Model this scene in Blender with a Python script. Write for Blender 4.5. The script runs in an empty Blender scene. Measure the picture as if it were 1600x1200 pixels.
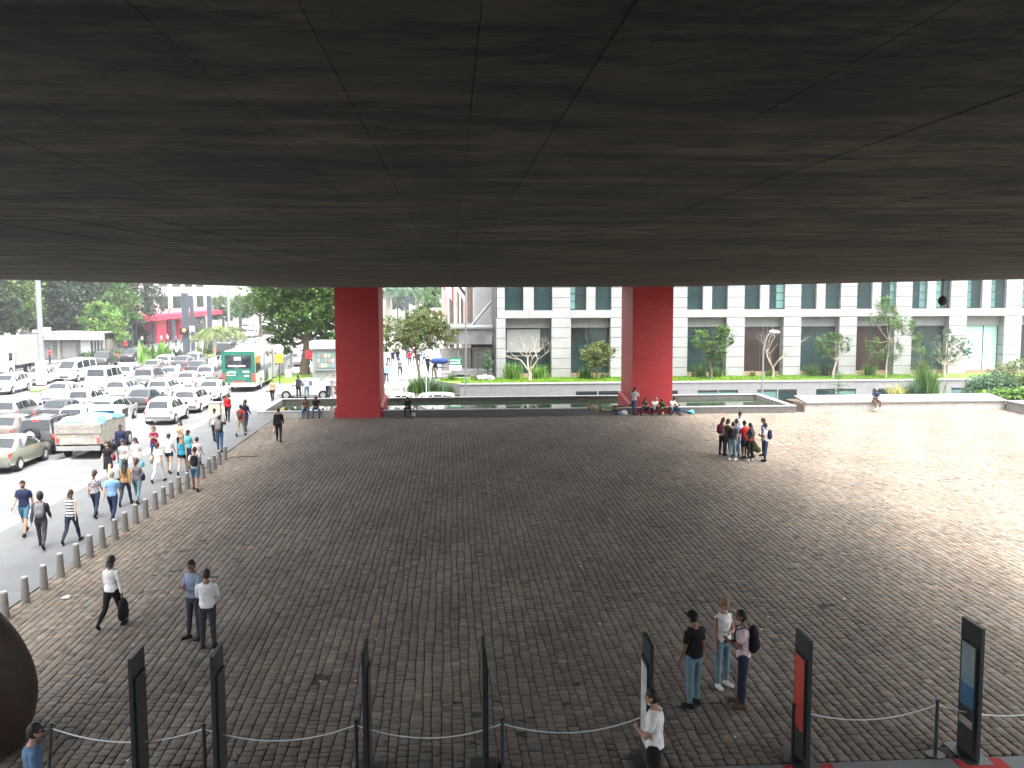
import bpy, bmesh, math, random
import numpy as np
from mathutils import Vector, Matrix, noise
random.seed(7); RNG = np.random.default_rng(11)
SC = bpy.context.scene; COL = SC.collection; D = bpy.data
# ------------------------------------------------------------------ camera
CAMZ = 7.5; FPX = 1500.0
yaw = math.atan(95/1506); pit = math.atan(144/1500); rol = 0.0035
fwd = Vector((math.sin(yaw)*math.cos(pit), math.cos(yaw)*math.cos(pit), -math.sin(pit)))
rt0 = Vector((math.cos(yaw), -math.sin(yaw), 0)); up0 = rt0.cross(fwd)
RT = rt0*math.cos(rol) - up0*math.sin(rol); UP = up0*math.cos(rol) + rt0*math.sin(rol)
EYE = Vector((0, 0, CAMZ))
cd = D.cameras.new('camera'); cam = D.objects.new('camera', cd); COL.objects.link(cam)
cd.sensor_width = 36; cd.lens = FPX/1600*36; cd.clip_start = 0.05; cd.clip_end = 3000
m = Matrix((RT, UP, -fwd)).transposed().to_4x4(); m.translation = EYE; cam.matrix_world = m
SC.camera = cam
# ------------------------------------------------------------------ light
SUN_E, SUN_A = 70, 140          # elevation, azimuth from +Y towards +X
w = D.worlds.new('World'); SC.world = w; w.use_nodes = True
nt = w.node_tree; bg = nt.nodes['Background']
sky = nt.nodes.new('ShaderNodeTexSky'); sky.sky_type = 'NISHITA'; sky.sun_disc = False
sky.sun_elevation = math.radians(SUN_E); sky.sun_rotation = math.radians(SUN_A)
sky.air_density = 1.0; sky.dust_density = 6.0; sky.ozone_density = 1.0
hs = nt.nodes.new('ShaderNodeHueSaturation'); hs.inputs['Saturation'].default_value = 0.22
nt.links.new(sky.outputs[0], hs.inputs['Color']); nt.links.new(hs.outputs[0], bg.inputs[0])
bg.inputs[1].default_value = 0.15
sl = D.lights.new('sun', 'SUN'); sun = D.objects.new('sun', sl); COL.objects.link(sun)
sl.energy = 1.5; sl.angle = math.radians(65); sl.color = (1, 0.93, 0.82)
e, a = math.radians(SUN_E), math.radians(SUN_A)
sd = Vector((math.sin(a)*math.cos(e), math.cos(a)*math.cos(e), math.sin(e)))
sun.rotation_euler = (-sd).to_track_quat('-Z', 'Y').to_euler()
vs = SC.view_settings; vs.view_transform = 'Standard'; vs.look = 'None'; vs.exposure = 2.7; vs.gamma = 1
vs.use_curve_mapping = False
# ------------------------------------------------------------------ measuring helpers (photo pixel -> place)
def ray(px, py): return fwd + RT*((px-800)/FPX) + UP*((600-py)/FPX)
def at(px, py, z=0.0):
    d = ray(px, py); t = (z-CAMZ)/d.z; return EYE + d*t
def onY(px, py, Y):
    d = ray(px, py); return EYE + d*(Y/d.y)
def proj(p):
    v = Vector(p)-EYE; dz = v.dot(fwd); return 800+FPX*v.dot(RT)/dz, 600-FPX*v.dot(UP)/dz, dz
# ------------------------------------------------------------------ materials
MATS = {}
def mk(name, col, rough=0.75, var=0.12, scale=3.0, bump=0.0, bscale=40.0, metal=0.0, spec=0.35, col2=None, stretch=None,
       objco=False, attr=None, coat=0.0, emit=None, bdist=0.02, trans=0.0):
    if name in MATS: return MATS[name]
    M = D.materials.new(name); M.use_nodes = True; n = M.node_tree; L = n.links.new; b = n.nodes['Principled BSDF']
    b.inputs['Roughness'].default_value = rough; b.inputs['Metallic'].default_value = metal
    b.inputs['Specular IOR Level'].default_value = spec; b.inputs['Coat Weight'].default_value = coat
    if trans: b.inputs['Transmission Weight'].default_value = trans
    if objco: co = n.nodes.new('ShaderNodeTexCoord').outputs['Object']
    else: co = n.nodes.new('ShaderNodeNewGeometry').outputs['Position']
    if stretch:
        mp = n.nodes.new('ShaderNodeMapping'); mp.inputs['Scale'].default_value = stretch; L(co, mp.inputs[0]); co = mp.outputs[0]
    nz = n.nodes.new('ShaderNodeTexNoise'); nz.inputs['Scale'].default_value = scale; nz.inputs['Detail'].default_value = 6
    nz.inputs['Roughness'].default_value = 0.65
    L(co, nz.inputs['Vector'])
    rp = n.nodes.new('ShaderNodeValToRGB'); L(nz.outputs[0], rp.inputs[0])
    c = Vector(col); c2 = Vector(col2) if col2 else c*(1+var)
    rp.color_ramp.elements[0].position = 0.32; rp.color_ramp.elements[1].position = 0.68
    rp.color_ramp.elements[0].color = (*(c*(1-var)), 1); rp.color_ramp.elements[1].color = (*[min(x, .9) for x in c2], 1)
    out = rp.outputs[0]
    if attr:
        at_ = n.nodes.new('ShaderNodeAttribute'); at_.attribute_name = attr
        mx = n.nodes.new('ShaderNodeMix'); mx.data_type = 'RGBA'; mx.blend_type = 'MULTIPLY'; mx.inputs[0].default_value = 1
        L(out, mx.inputs[6]); L(at_.outputs['Color'], mx.inputs[7]); out = mx.outputs[2]
    L(out, b.inputs['Base Color'])
    if bump:
        n2 = n.nodes.new('ShaderNodeTexNoise'); n2.inputs['Scale'].default_value = bscale; n2.inputs['Detail'].default_value = 5
        L(co, n2.inputs['Vector']); bp = n.nodes.new('ShaderNodeBump'); bp.inputs['Strength'].default_value = bump
        bp.inputs['Distance'].default_value = bdist; L(n2.outputs[0], bp.inputs['Height']); L(bp.outputs[0], b.inputs['Normal'])
    if emit:
        b.inputs['Emission Color'].default_value = (*emit[0], 1); b.inputs['Emission Strength'].default_value = emit[1]
    MATS[name] = M; return M
def leafmat(name, col, var=0.45, rough=0.55):
    """foliage: each clump has its own tint through a coarse noise, slight translucency"""
    if name in MATS: return MATS[name]
    M = mk(name, col, rough, var, 1.3, spec=0.25, attr='tint')
    n = M.node_tree; b = n.nodes['Principled BSDF']; o = n.nodes['Material Output']
    tr = n.nodes.new('ShaderNodeBsdfTranslucent'); mx = n.nodes.new('ShaderNodeMixShader'); mx.inputs[0].default_value = 0.3
    src = b.inputs['Base Color'].links[0].from_socket
    n.links.new(src, tr.inputs[0]); n.links.new(b.outputs[0], mx.inputs[1]); n.links.new(tr.outputs[0], mx.inputs[2])
    n.links.new(mx.outputs[0], o.inputs['Surface']); return M
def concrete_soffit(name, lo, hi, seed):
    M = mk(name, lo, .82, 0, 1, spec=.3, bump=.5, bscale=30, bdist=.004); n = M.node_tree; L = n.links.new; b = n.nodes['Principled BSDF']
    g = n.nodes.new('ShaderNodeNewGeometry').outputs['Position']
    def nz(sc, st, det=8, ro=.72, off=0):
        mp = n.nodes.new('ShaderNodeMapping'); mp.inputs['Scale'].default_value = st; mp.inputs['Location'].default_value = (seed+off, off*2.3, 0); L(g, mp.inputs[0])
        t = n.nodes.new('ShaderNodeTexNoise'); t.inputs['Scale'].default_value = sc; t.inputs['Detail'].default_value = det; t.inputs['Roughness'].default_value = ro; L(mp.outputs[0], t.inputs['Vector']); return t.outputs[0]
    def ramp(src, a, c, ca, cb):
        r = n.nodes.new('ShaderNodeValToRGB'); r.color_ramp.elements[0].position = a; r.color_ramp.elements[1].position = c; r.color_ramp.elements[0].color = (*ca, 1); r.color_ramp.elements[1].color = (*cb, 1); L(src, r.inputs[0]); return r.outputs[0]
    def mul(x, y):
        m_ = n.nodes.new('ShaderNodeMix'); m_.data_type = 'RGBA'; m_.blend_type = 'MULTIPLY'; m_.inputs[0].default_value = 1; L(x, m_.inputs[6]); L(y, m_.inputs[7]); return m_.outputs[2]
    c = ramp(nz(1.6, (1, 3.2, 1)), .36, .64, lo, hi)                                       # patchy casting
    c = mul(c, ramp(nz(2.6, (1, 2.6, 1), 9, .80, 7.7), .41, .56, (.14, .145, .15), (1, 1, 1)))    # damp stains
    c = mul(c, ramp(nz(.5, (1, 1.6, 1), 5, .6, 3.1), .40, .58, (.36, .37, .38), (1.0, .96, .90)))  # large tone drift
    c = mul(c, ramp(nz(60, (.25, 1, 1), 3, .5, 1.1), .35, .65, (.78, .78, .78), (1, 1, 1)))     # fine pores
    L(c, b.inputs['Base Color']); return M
# ------------------------------------------------------------------ object helpers
def tag(o, label=None, cat=None, group=None, kind=None):
    if label: o['label'] = label
    if cat: o['category'] = cat
    if group: o['group'] = group
    if kind: o['kind'] = kind
    return o
def empty(name, loc=(0, 0, 0), rz=0.0, label=None, cat=None, group=None, kind=None):
    o = D.objects.new(name, None); COL.objects.link(o); o.location = loc; o.rotation_euler = (0, 0, rz)
    o.empty_display_size = 0.2; return tag(o, label, cat, group, kind)
def link(name, me, mat=None, parent=None, loc=None):
    o = D.objects.new(name, me); COL.objects.link(o)
    if mat is not None:
        for mm in (mat if isinstance(mat, (list, tuple)) else [mat]):
            me.materials.append(mm)
    if parent: o.parent = parent
    if loc is not None: o.location = loc
    return o
class MB:
    """collects simple shapes into one mesh"""
    def __init__(s): s.v = []; s.f = []; s.mi = []; s.cur = 0
    def add(s, vs, fs):
        o = len(s.v); s.v += [tuple(v) for v in vs]; s.f += [tuple(i+o for i in f) for f in fs]; s.mi += [s.cur]*len(fs); return s
    def box(s, x0, x1, y0, y1, z0, z1, R=None, T=None):
        vs = [Vector((x, y, z)) for z in (z0, z1) for x, y in ((x0, y0), (x1, y0), (x1, y1), (x0, y1))]
        if R is not None: vs = [R @ v for v in vs]
        if T is not None: vs = [v+Vector(T) for v in vs]
        return s.add(vs, [(3, 2, 1, 0), (4, 5, 6, 7), (0, 1, 5, 4), (1, 2, 6, 5), (2, 3, 7, 6), (3, 0, 4, 7)])
    def tube(s, pts, rad, n=8, cap=True, flat=1.0):
        pts = [Vector(p) for p in pts]; k = len(pts); rad = rad if isinstance(rad, (list, tuple)) else [rad]*k
        vs = []; ref = None
        for i, p in enumerate(pts):
            d = (pts[min(i+1, k-1)]-pts[max(i-1, 0)]).normalized()
            if ref is None: ref = Vector((1, 0, 0)) if abs(d.x) < .9 else Vector((0, 1, 0))
            a1 = (ref - d*ref.dot(d)).normalized(); b1 = d.cross(a1); ref = a1
            for j in range(n):
                t = 2*math.pi*j/n; vs.append(p + a1*math.cos(t)*rad[i] + b1*math.sin(t)*rad[i]*flat)
        fs = [(i*n+j, i*n+(j+1) % n, (i+1)*n+(j+1) % n, (i+1)*n+j) for i in range(k-1) for j in range(n)]
        if cap: fs += [tuple(range(n-1, -1, -1)), tuple((k-1)*n+j for j in range(n))]
        return s.add(vs, fs)
    def ell(s, c, r, nu=12, nv=8, R=None):
        c = Vector(c); vs = []
        for i in range(nv+1):
            ph = math.pi*i/nv
            for j in range(nu):
                th = 2*math.pi*j/nu; v = Vector((r[0]*math.sin(ph)*math.cos(th), r[1]*math.sin(ph)*math.sin(th), -r[2]*math.cos(ph)))
                if R is not None: v = R @ v
                vs.append(c+v)
        return s.add(vs, [(i*nu+j, i*nu+(j+1) % nu, (i+1)*nu+(j+1) % nu, (i+1)*nu+j) for i in range(nv) for j in range(nu)])
    def quad(s, a, b, c, d): return s.add([a, b, c, d], [(0, 1, 2, 3)])
    def mesh(s, name, smooth=False):
        me = D.meshes.new(name); me.from_pydata(s.v, [], s.f); me.update()
        if any(s.mi): me.polygons.foreach_set('material_index', s.mi)
        if smooth:
            me.polygons.foreach_set('use_smooth', [True]*len(me.polygons)); me.set_sharp_from_angle(angle=math.radians(45))
        return me
    def build(s, name, mat, parent=None, smooth=False, loc=None): return link(name, s.mesh(name, smooth), mat, parent, loc)
def npmesh(name, V, F, tint=None):
    """V (n,3), F (m,k) -> mesh, fast"""
    me = D.meshes.new(name); V = np.asarray(V, np.float32); F = np.asarray(F, np.int32); k = F.shape[1]
    me.vertices.add(len(V)); me.vertices.foreach_set('co', V.ravel())
    me.loops.add(F.size); me.loops.foreach_set('vertex_index', F.ravel())
    me.polygons.add(len(F)); me.polygons.foreach_set('loop_start', np.arange(0, F.size, k, dtype=np.int32))
    me.polygons.foreach_set('loop_total', np.full(len(F), k, np.int32))
    me.update(calc_edges=True)
    if tint is not None:
        at_ = me.attributes.new('tint', 'FLOAT_COLOR', 'POINT'); c = np.ones((len(V), 4), np.float32); c[:, :3] = tint
        at_.data.foreach_set('color', c.ravel())
    return me
def copy_tree(o, parent=None):
    c = o.copy(); COL.objects.link(c)
    if parent: c.parent = parent
    for ch in o.children: copy_tree(ch, c)
    return c
BOXES = {}
def boxpart(name, x0, x1, y0, y1, z0, z1, mat, parent):
    """a box part that shares its mesh with equal boxes"""
    k = (name, round(x1-x0, 3), round(y1-y0, 3), round(z1-z0, 3), mat.name)
    if k not in BOXES:
        b = MB(); b.box(-k[1]/2, k[1]/2, -k[2]/2, k[2]/2, 0, k[3]); me = b.mesh(name); me.materials.append(mat); BOXES[k] = me
    o = D.objects.new(name, BOXES[k]); COL.objects.link(o); o.parent = parent; o.location = ((x0+x1)/2, (y0+y1)/2, z0)
    return o
# ------------------------------------------------------------------ palette
M_sett = mk('sett_stone', (.143, .119, .096), .8, .22, 14, bump=.6, bscale=60, spec=.3, attr='tint')
M_joint = mk('joint_soil', (.04, .036, .03), .95, .3, 6)
M_conc = mk('cast_concrete', (.08, .07, .055), .85, .5, 2.2, bump=.35, bscale=26, spec=.3, col2=(.215, .19, .145), stretch=(1.6, .45, 1))
M_side = mk('pavement_concrete', (.105, .111, .116), .85, .12, .8, bump=.15, bscale=30)
M_asph = mk('asphalt', (.118, .122, .126), .85, .14, .5, bump=.2, bscale=60)
M_paint = mk('road_paint', (.75, .76, .76), .6, .08, 3)
M_kerb = mk('kerb_stone', (.5, .5, .49), .8, .1, 3)
M_red = mk('red_paint', (.34, .022, .026), .5, .2, 1.2, bump=.12, bscale=14, stretch=(1, 1, 6), spec=.4)
M_white = mk('white_stone', (.26, .268, .272), .6, .10, .9, bump=.05, spec=.4)
M_soffit = mk('grey_soffit', (.25, .255, .26), .7, .05, 2)
M_grass = mk('lawn', (.085, .17, .015), .8, .3, 3, bump=.5, bscale=50, col2=(.13, .23, .03))
M_gwall = mk('dark_granite', (.085, .08, .078), .5, .3, 6, bump=.1, spec=.5)
M_gwall2 = mk('grey_granite', (.30, .29, .275), .6, .15, 3, bump=.1)
M_cope = mk('pale_coping', (.30, .305, .31), .45, .1, 3)
M_pool = mk('pool_lining', (.03, .055, .025), .8, .4, 1.0, col2=(.07, .10, .035))
M_water = mk('pool_water', (.02, .035, .018), .03, .2, 1, bump=.03, bscale=2.0, spec=.6)
M_glass = mk('window_glass', (.02, .04, .042), .06, .2, .4, spec=.6)
M_glass2 = mk('blue_green_glass', (.10, .20, .19), .08, .2, .3, spec=.6)
M_glass3 = mk('pale_aqua_pane', (.42, .62, .62), .2, .08, .3, spec=.5)
M_dark = mk('dark_metal', (.03, .035, .038), .45, .1, 5, spec=.5)
M_black = mk('black_rubber', (.012, .012, .013), .7, .1, 5)
M_steel = mk('galvanised_steel', (.27, .29, .30), .4, .08, 4, metal=.5)
M_bark = mk('tree_bark', (.13, .10, .075), .9, .35, 9, bump=.8, bscale=24)
M_barkp = mk('pale_bark', (.30, .26, .21), .9, .3, 9, bump=.8, bscale=24)
L_dark = leafmat('dark_leaf', (.018, .040, .018)); L_mid = leafmat('green_leaf', (.06, .125, .028))
L_olive = leafmat('olive_leaf', (.10, .135, .045)); L_lite = leafmat('bright_leaf', (.11, .22, .045)); L_blue = leafmat('blue_green_leaf', (.07, .14, .075))
L_yel = leafmat('yellow_striped_leaf', (.32, .33, .10))
M_soil = mk('soil', (.07, .05, .035), .95, .3, 5)
# ================================================================== SETTING
RZ = 7.80; RX0, RX1, RY0, RY1 = -9.4, 15.8, -16.0, 62.0
def plane(name, pts, mat, kind='structure', parent=None):
    me = D.meshes.new(name); me.from_pydata([tuple(p) for p in pts], [], [tuple(range(len(pts)))]); me.update()
    o = link(name, me, mat, parent); return tag(o, kind=kind) if parent is None else o
# side street: goes down from the avenue towards the right, between the pool and the stone building
def street_z(x): return 0.0 - 0.12 if x < -9.5 else (-0.12-(x+9.5)*0.155 if x < -2 else (-1.28-(x+2)*0.05))
ground = MB(); ground.box(-400, 400, -200, 1500, -5.5, -5.0); tag(ground.build('ground', M_soil), kind='structure')
# plaza slab with joint soil under the setts
pl = MB(); pl.box(-10.62, 60, 14.33, 58.3, -1.2, -0.026)
plaza = tag(pl.build('plaza_paving', M_joint), kind='structure')
ap = MB(); ap.box(-10.62, 60, -30, 14.31, -1.2, 0.012)
tag(ap.build('concrete_apron', mk('dark_concrete', (.12, .13, .13), .7, .15, 1.5, bump=.1)), kind='structure')
sw = MB(); sw.box(-14.3, -10.64, -60, 62, -1.2, -0.004); sw.box(-14.3, -10.64, 74.5, 420, -1.2, -0.004)
tag(sw.build('pavement', M_side), kind='structure')
# land between the pavement and the pool, and the far pavement in front of the stone building
ld = MB(); ld.box(-10.62, -8.0, 58.32, 65.4, -1.2, -0.006); tag(ld.build('pool_surround', M_side), kind='structure')
fp = MB(); fp.box(-10.62, 1.5, 76.5, 420, -3, 0.0); tag(fp.build('side_pavement', mk('pale_paving', (.28, .28, .275), .8, .12, 1.2, bump=.1)), kind='structure')
av = MB(); av.box(-60, -14.62, -60, 900, -1.2, -0.13); av.box(-14.62, -14.30, 62.3, 74.2, -1.2, -0.13)
tag(av.build('avenue_road', M_asph), kind='structure')
ky = MB()
for y in range(-60, 62, 2): ky.box(-14.62, -14.31, y+.01, y+1.99, -.4, 0.0)
for y in range(75, 300, 2): ky.box(-14.62, -14.31, y+.01, y+1.99, -.4, 0.0)
tag(ky.build('kerb', M_kerb), kind='structure')
xs = [-14.29, -9.5, -2, 10, 24, 45, 90]
V = [(x, y, street_z(x)) for x in xs for y in (62.2, 76.4)]
F = [(2*i, 2*i+2, 2*i+3, 2*i+1) for i in range(len(xs)-1)]
me = D.meshes.new('side_street'); me.from_pydata(V, [], F); tag(link('side_street', me, M_asph), kind='structure')
# lane lines on the avenue
ln = MB()
for X, dash in ((-14.85, False), (-17.75, False), (-21.0, True), (-24.3, True), (-27.75, False), (-35.9, True), (-39.2, True)):
    if dash:
        y = -10
        while y < 400: ln.box(X-.07, X+.07, y, y+3, -.126, -.122); y += 8
    else:
        wd = .17 if X < -15 else .12
        ln.box(X-wd, X+wd, -60, 62 if X > -20 else 420, -.126, -.122)
        if X > -20: ln.box(X-wd, X+wd, 78, 420, -.126, -.122)
for k in range(9): ln.box(-15.6-k*1.35, -14.95-k*1.35, 64, 68, -.126, -.121)
tag(ln.build('road_markings', M_paint), kind='structure')
# ------------------------------------------------------------------ setts
def wob(j, y):
    return (0.018*math.sin(j*1.7+y*0.9)+0.014*math.sin(j*3.1+y*2.3+1.0)+0.05*math.sin(y*.16+j*.02)+.03*math.sin(y*.05+1))
SW = 0.182; X0 = -10.6
rows = []
holes = [at(505, 1062), at(1287, 946)]
for j in range(int((37.5-X0)/SW)):
    y = 14.36 + random.random()*.05
    xa = X0+j*SW; xb = xa+SW
    while y < 58.15:
        L = random.uniform(.15, .25) if random.random() < .85 else random.uniform(.25, .33)
        ye = min(y+L, 58.25)
        if ye - y > .06 and not any((xa+.09-h.x)**2/.05+(y+.1-h.y)**2/.03 < 1 for h in holes):
            rows.append((j, xa, xb, y, ye))
        y = ye
A = np.array(rows); n = len(A)
jj, xa, xb, ya, ye = A.T
def wv(j, y): return 0.018*np.sin(j*1.7+y*0.9)+0.014*np.sin(j*3.1+y*2.3+1.0)+0.05*np.sin(y*.16+j*.02)+.03*np.sin(y*.05+1)
gap = RNG.uniform(.0035, .010, n); gy = RNG.uniform(.005, .011, n)
xs_ = [np.stack([xa+wv(jj, yy)+gap, xb+wv(jj+1, yy)-gap], 1) for yy in (ya, ye)]
zt = RNG.normal(0, .0035, n)-.006*(RNG.random(n) < .12); tl = RNG.normal(0, .0025, (n, 2))
bev = .011
big = 0.018*np.sin(xa*.35+1)*np.sin(ya*.3)
def ring(off, dz):
    return np.stack([
        np.stack([xs_[0][:, 0]+off, ya+gy+off, zt+big+tl[:, 0]*1+dz], 1), np.stack([xs_[0][:, 1]-off, ya+gy+off, zt+big+tl[:, 1]+dz], 1),
        np.stack([xs_[1][:, 1]-off, ye-gy-off, zt+big-tl[:, 0]+dz], 1), np.stack([xs_[1][:, 0]+off, ye-gy-off, zt+big-tl[:, 1]+dz], 1)], 1)
top, mid, bot = ring(bev, 0), ring(.002, -.007), ring(0, -.045)
tint = np.clip(RNG.normal(1, .15, n), .55, 1.5)[:, None]*np.array([1, 1, 1.])+RNG.normal(0, .04, (n, 1))*np.array([1.1, 0, -1.1])
lowf = .10*np.sin(xa*.8+ya*.31)*np.sin(ya*.53+1.3)+.07*np.sin(xa*1.9-ya*.9)
tint = tint*(1+lowf[:, None]); tint = np.clip(tint, .4, 1.7)
# the 300 setts that show largest become parts of their own
cx, cy = (xa+xb)/2, (ya+ye)/2
vis = []
for i in range(n):
    if cy[i] < 19.5:
        u, v, dz = proj((cx[i], cy[i], 0))
        if 10 < u < 1590 and v < 1194: vis.append((dz, i))
vis.sort(); singles = [i for _, i in vis[:300]]
mask = np.ones(n, bool); mask[singles] = False
idx = np.where(mask)[0]; V = np.concatenate([top[idx], mid[idx], bot[idx]], 1).reshape(-1, 3)
b = (np.arange(len(idx))*12)[:, None]
FF = [b+np.array([[0, 1, 2, 3]])]
for lv in (0, 4):
    for k in range(4): FF.append(b+np.array([[lv+k, lv+4+k, lv+4+(k+1) % 4, lv+(k+1) % 4]]))
F = np.concatenate(FF)
me = npmesh('sett', V, F, np.repeat(tint[idx], 12, 0)); o = link('sett', me, M_sett, plaza); o['kind'] = 'stuff'
protos = []
for k in range(10):
    hx, hy = .5, .5; bb = bev/.17
    q = lambda off, z: [(-hx+off, -hy+off, z+random.gauss(0, .003)), (hx-off, -hy+off, z+random.gauss(0, .003)), (hx-off, hy-off, z+random.gauss(0, .003)), (-hx+off, hy-off, z+random.gauss(0, .003))]
    V = np.array(q(bb, 0)+q(.01, -.007)+q(0, -.045)); FF = [[0, 1, 2, 3]]+[[lv+i, lv+4+i, lv+4+(i+1) % 4, lv+(i+1) % 4] for lv in (0, 4) for i in range(4)]
    t = tint[singles[k*7]]
    pm = npmesh('sett', V, FF, np.repeat(t[None], 12, 0)); pm.materials.append(M_sett); protos.append(pm)
for q_, i in enumerate(singles):
    o = D.objects.new('sett', protos[q_ % 10 if random.random() < .3 else random.randrange(10)]); COL.objects.link(o); o.parent = plaza
    wx, wx1 = wob(jj[i], cy[i]), wob(jj[i]+1, cy[i]); o.location = (cx[i]+(wx+wx1)/2, cy[i], zt[i]+big[i]); o.scale = (xb[i]-xa[i]+wx1-wx-2*gap[i], ye[i]-ya[i]-2*gy[i], 1)
    o.rotation_euler.z = -(wob(jj[i], ye[i])-wob(jj[i], ya[i]))/(ye[i]-ya[i])
# scraps of litter
lt = MB()
for k in range(46):
    u, v = random.uniform(150, 1580), random.uniform(655, 1190)
    p = at(u, v, .012)
    if p.x < -9.8 or p.x > 36: continue
    s = random.uniform(.015, .045); a_ = random.random()*3
    c_, s_ = math.cos(a_)*s, math.sin(a_)*s
    lt.add([(p.x-c_, p.y-s_, .01), (p.x+s_, p.y-c_, .02), (p.x+c_, p.y+s_*.6, .03), (p.x-s_*.7, p.y+c_, .014)], [(0, 1, 2, 3)])
tag(lt.build('litter', mk('scrap_paper', (.55, .55, .52), .8)), 'tiny white scraps of paper and leaves scattered over the sett paving', 'litter', kind='stuff')
for px, py, s in ((372, 653, .16), (1238, 885, .2), (1075, 640, .12), (103, 934, .11)):
    p = at(px, py, .01); b_ = MB()
    b_.add([(-s, -s*.6, 0), (s*.8, -s*.7, .01), (s, s*.5, .03), (.2*s, s*.9, .05), (-s*.9, s*.4, .015), (0, 0, .07)], [(0, 1, 5), (1, 2, 5), (2, 3, 5), (3, 4, 5), (4, 0, 5), (4, 3, 2, 1, 0)])
    lab = {372: 'crumpled pale paper by the foot of the pool wall left of the first pillar', 1238: 'pale patch of flattened paper lying on the setts in the brighter right part',
           1075: 'small white rag by the pool wall right of the sitting group', 103: 'white scrap of paper near the row of bollards at left'}[px]
    tag(b_.build('paper_scrap', mk('grubby_paper' if px == 1238 else 'torn_paper', (.19, .18, .155) if px == 1238 else (.4, .4, .38), .9), loc=p), lab, 'paper')
# ------------------------------------------------------------------ overhead slab
rw0 = MB(); rw0.box(RX0+.5, RX1-.5, -6.4, -6.0, 0, RZ-.01); tag(rw0.build('rear_light_block', M_conc), 'unseen blank wall added behind the viewpoint to keep daylight off the plaza', 'wall')  # added out of view to hold back daylight and darken the near setts
hall = empty('elevated_building', (0, 0, 0), label='long raised museum block whose board-marked concrete underside roofs the plaza', cat='building')
hb = MB(); hb.box(RX0, RX1, RY0, RY1, RZ+.0042, 14.2); hb.build('upper_block', M_conc, hall)
x = RX0; widths = []
while x < RX1-.02: wd = random.choice((.16, .17, .175, .19)); widths.append((x, min(x+wd, RX1))); x += wd
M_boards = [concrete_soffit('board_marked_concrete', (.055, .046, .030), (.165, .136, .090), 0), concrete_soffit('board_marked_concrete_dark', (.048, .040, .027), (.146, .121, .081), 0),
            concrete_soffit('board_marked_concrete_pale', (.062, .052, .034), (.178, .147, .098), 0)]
nb = 0
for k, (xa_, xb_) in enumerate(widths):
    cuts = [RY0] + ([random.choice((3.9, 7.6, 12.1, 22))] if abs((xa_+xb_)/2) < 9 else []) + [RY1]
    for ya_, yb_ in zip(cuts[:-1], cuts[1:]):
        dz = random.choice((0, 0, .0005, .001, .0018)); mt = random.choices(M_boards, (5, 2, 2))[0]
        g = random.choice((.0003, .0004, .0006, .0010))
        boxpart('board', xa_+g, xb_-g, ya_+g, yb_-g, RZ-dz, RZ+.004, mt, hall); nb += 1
print('boards', nb, 'setts', n)
# ------------------------------------------------------------------ red pillars
def pillar(x0, x1, y0, y1, label):
    e = empty('pillar', ((x0+x1)/2, (y0+y1)/2, 0), label=label, cat='pillar', group='red pillars carrying the raised building')
    hx, hy = (x1-x0)/2, (y1-y0)/2
    b = MB(); b.box(-hx, hx, -hy, hy, -.5, RZ-.008); b.build('shaft', M_red, e)
    q = MB(); q.add([(-hx-.17, -hy+.25, -.4), (hx+.17, -hy+.25, -.4), (hx+.17, hy+.1, -.4), (-hx-.17, hy+.1, -.4),
                     (-hx-.17, -hy+.25, .55), (hx+.17, -hy+.25, .55), (hx+.17, hy+.1, .95), (-hx-.17, hy+.1, .95),
                     (-hx+.05, -hy+.25, .68), (hx-.05, -hy+.25, .68), (hx-.05, hy, 1.08), (-hx+.05, hy, 1.08)],
                    [(0, 1, 5, 4), (1, 2, 6, 5), (2, 3, 7, 6), (3, 0, 4, 7), (4, 5, 9, 8), (5, 6, 10, 9), (6, 7, 11, 10), (7, 4, 8, 11), (8, 9, 10, 11)])
    q.build('plinth', M_red, e); return e
pillar(-6.88, -4.3, 57.55, 61.5, 'red painted pillar at left, standing between the two seated men and the big street tree')
pillar(11.05, 13.55, 58.05, 61.9, 'red painted pillar at right with people sitting on the ground at its foot')
# ------------------------------------------------------------------ reflecting pool
pool = empty('reflecting_pool', (0, 61, 0), label='long shallow reflecting pool with dark stone rim passing behind both red pillars', cat='pool')
def pw(name, x0, x1, y0, y1, z0, z1, m): return boxpart(name, x0, x1, y0-61, y1-61, z0, z1, m, pool)
PXL, PXR, PYN, PYF = -11.6, 21.3, 58.05, 64.6
for k in range(5): pw('wall_panel', PXL+k*.95+.004, PXL+(k+1)*.95-.004, PYN-.22, PYN+.2, -.05, .38, M_gwall2)
k0 = -4.1
while k0 < 11: pw('wall_panel', k0+.004, min(k0+1.5, 11.0)-.004, PYN-.22, PYN+.2, -.05, .38, M_gwall); k0 += 1.5
k0 = 13.6
while k0 < 21.2: pw('wall_panel', k0+.004, min(k0+1.5, 21.3)-.004, PYN-.22, PYN+.2, -.05, .38, M_gwall); k0 += 1.5
pw('coping', PXL-.03, PXR, PYN-.25, PYN+.05, .382, .43, M_cope)
for k in range(22): pw('wall_panel', PXL+.3+k*1.47, PXL+.3+k*1.47+1.46, PYF, PYF+.3, -3, .38, M_gwall)
pw('coping', PXL-.03, PXR, PYF-.05, PYF+.35, .382, .43, mk('grey_coping', (.24, .24, .25), .5, .15, 3))
for sx in (PXL, PXR-.4):
    for k in range(4): pw('wall_panel', sx, sx+.3, PYN+.21+k*1.58, PYN+.21+k*1.58+1.57, -2.6 if sx > 0 else -.5, .38, M_gwall2)
    pw('coping', sx-.03, sx+.36, PYN+.055, PYF-.055, .382, .43, M_cope)
pw('basin', PXL+.3, PXR-.3, PYN+.2, PYF-.01, -.6, -.25, M_pool)
wt = MB(); wt.box(PXL+.31, PXR-.41, PYN+.21-61, PYF-.01-61, -.22, .16)
o = wt.build('water', M_water, pool)
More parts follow.
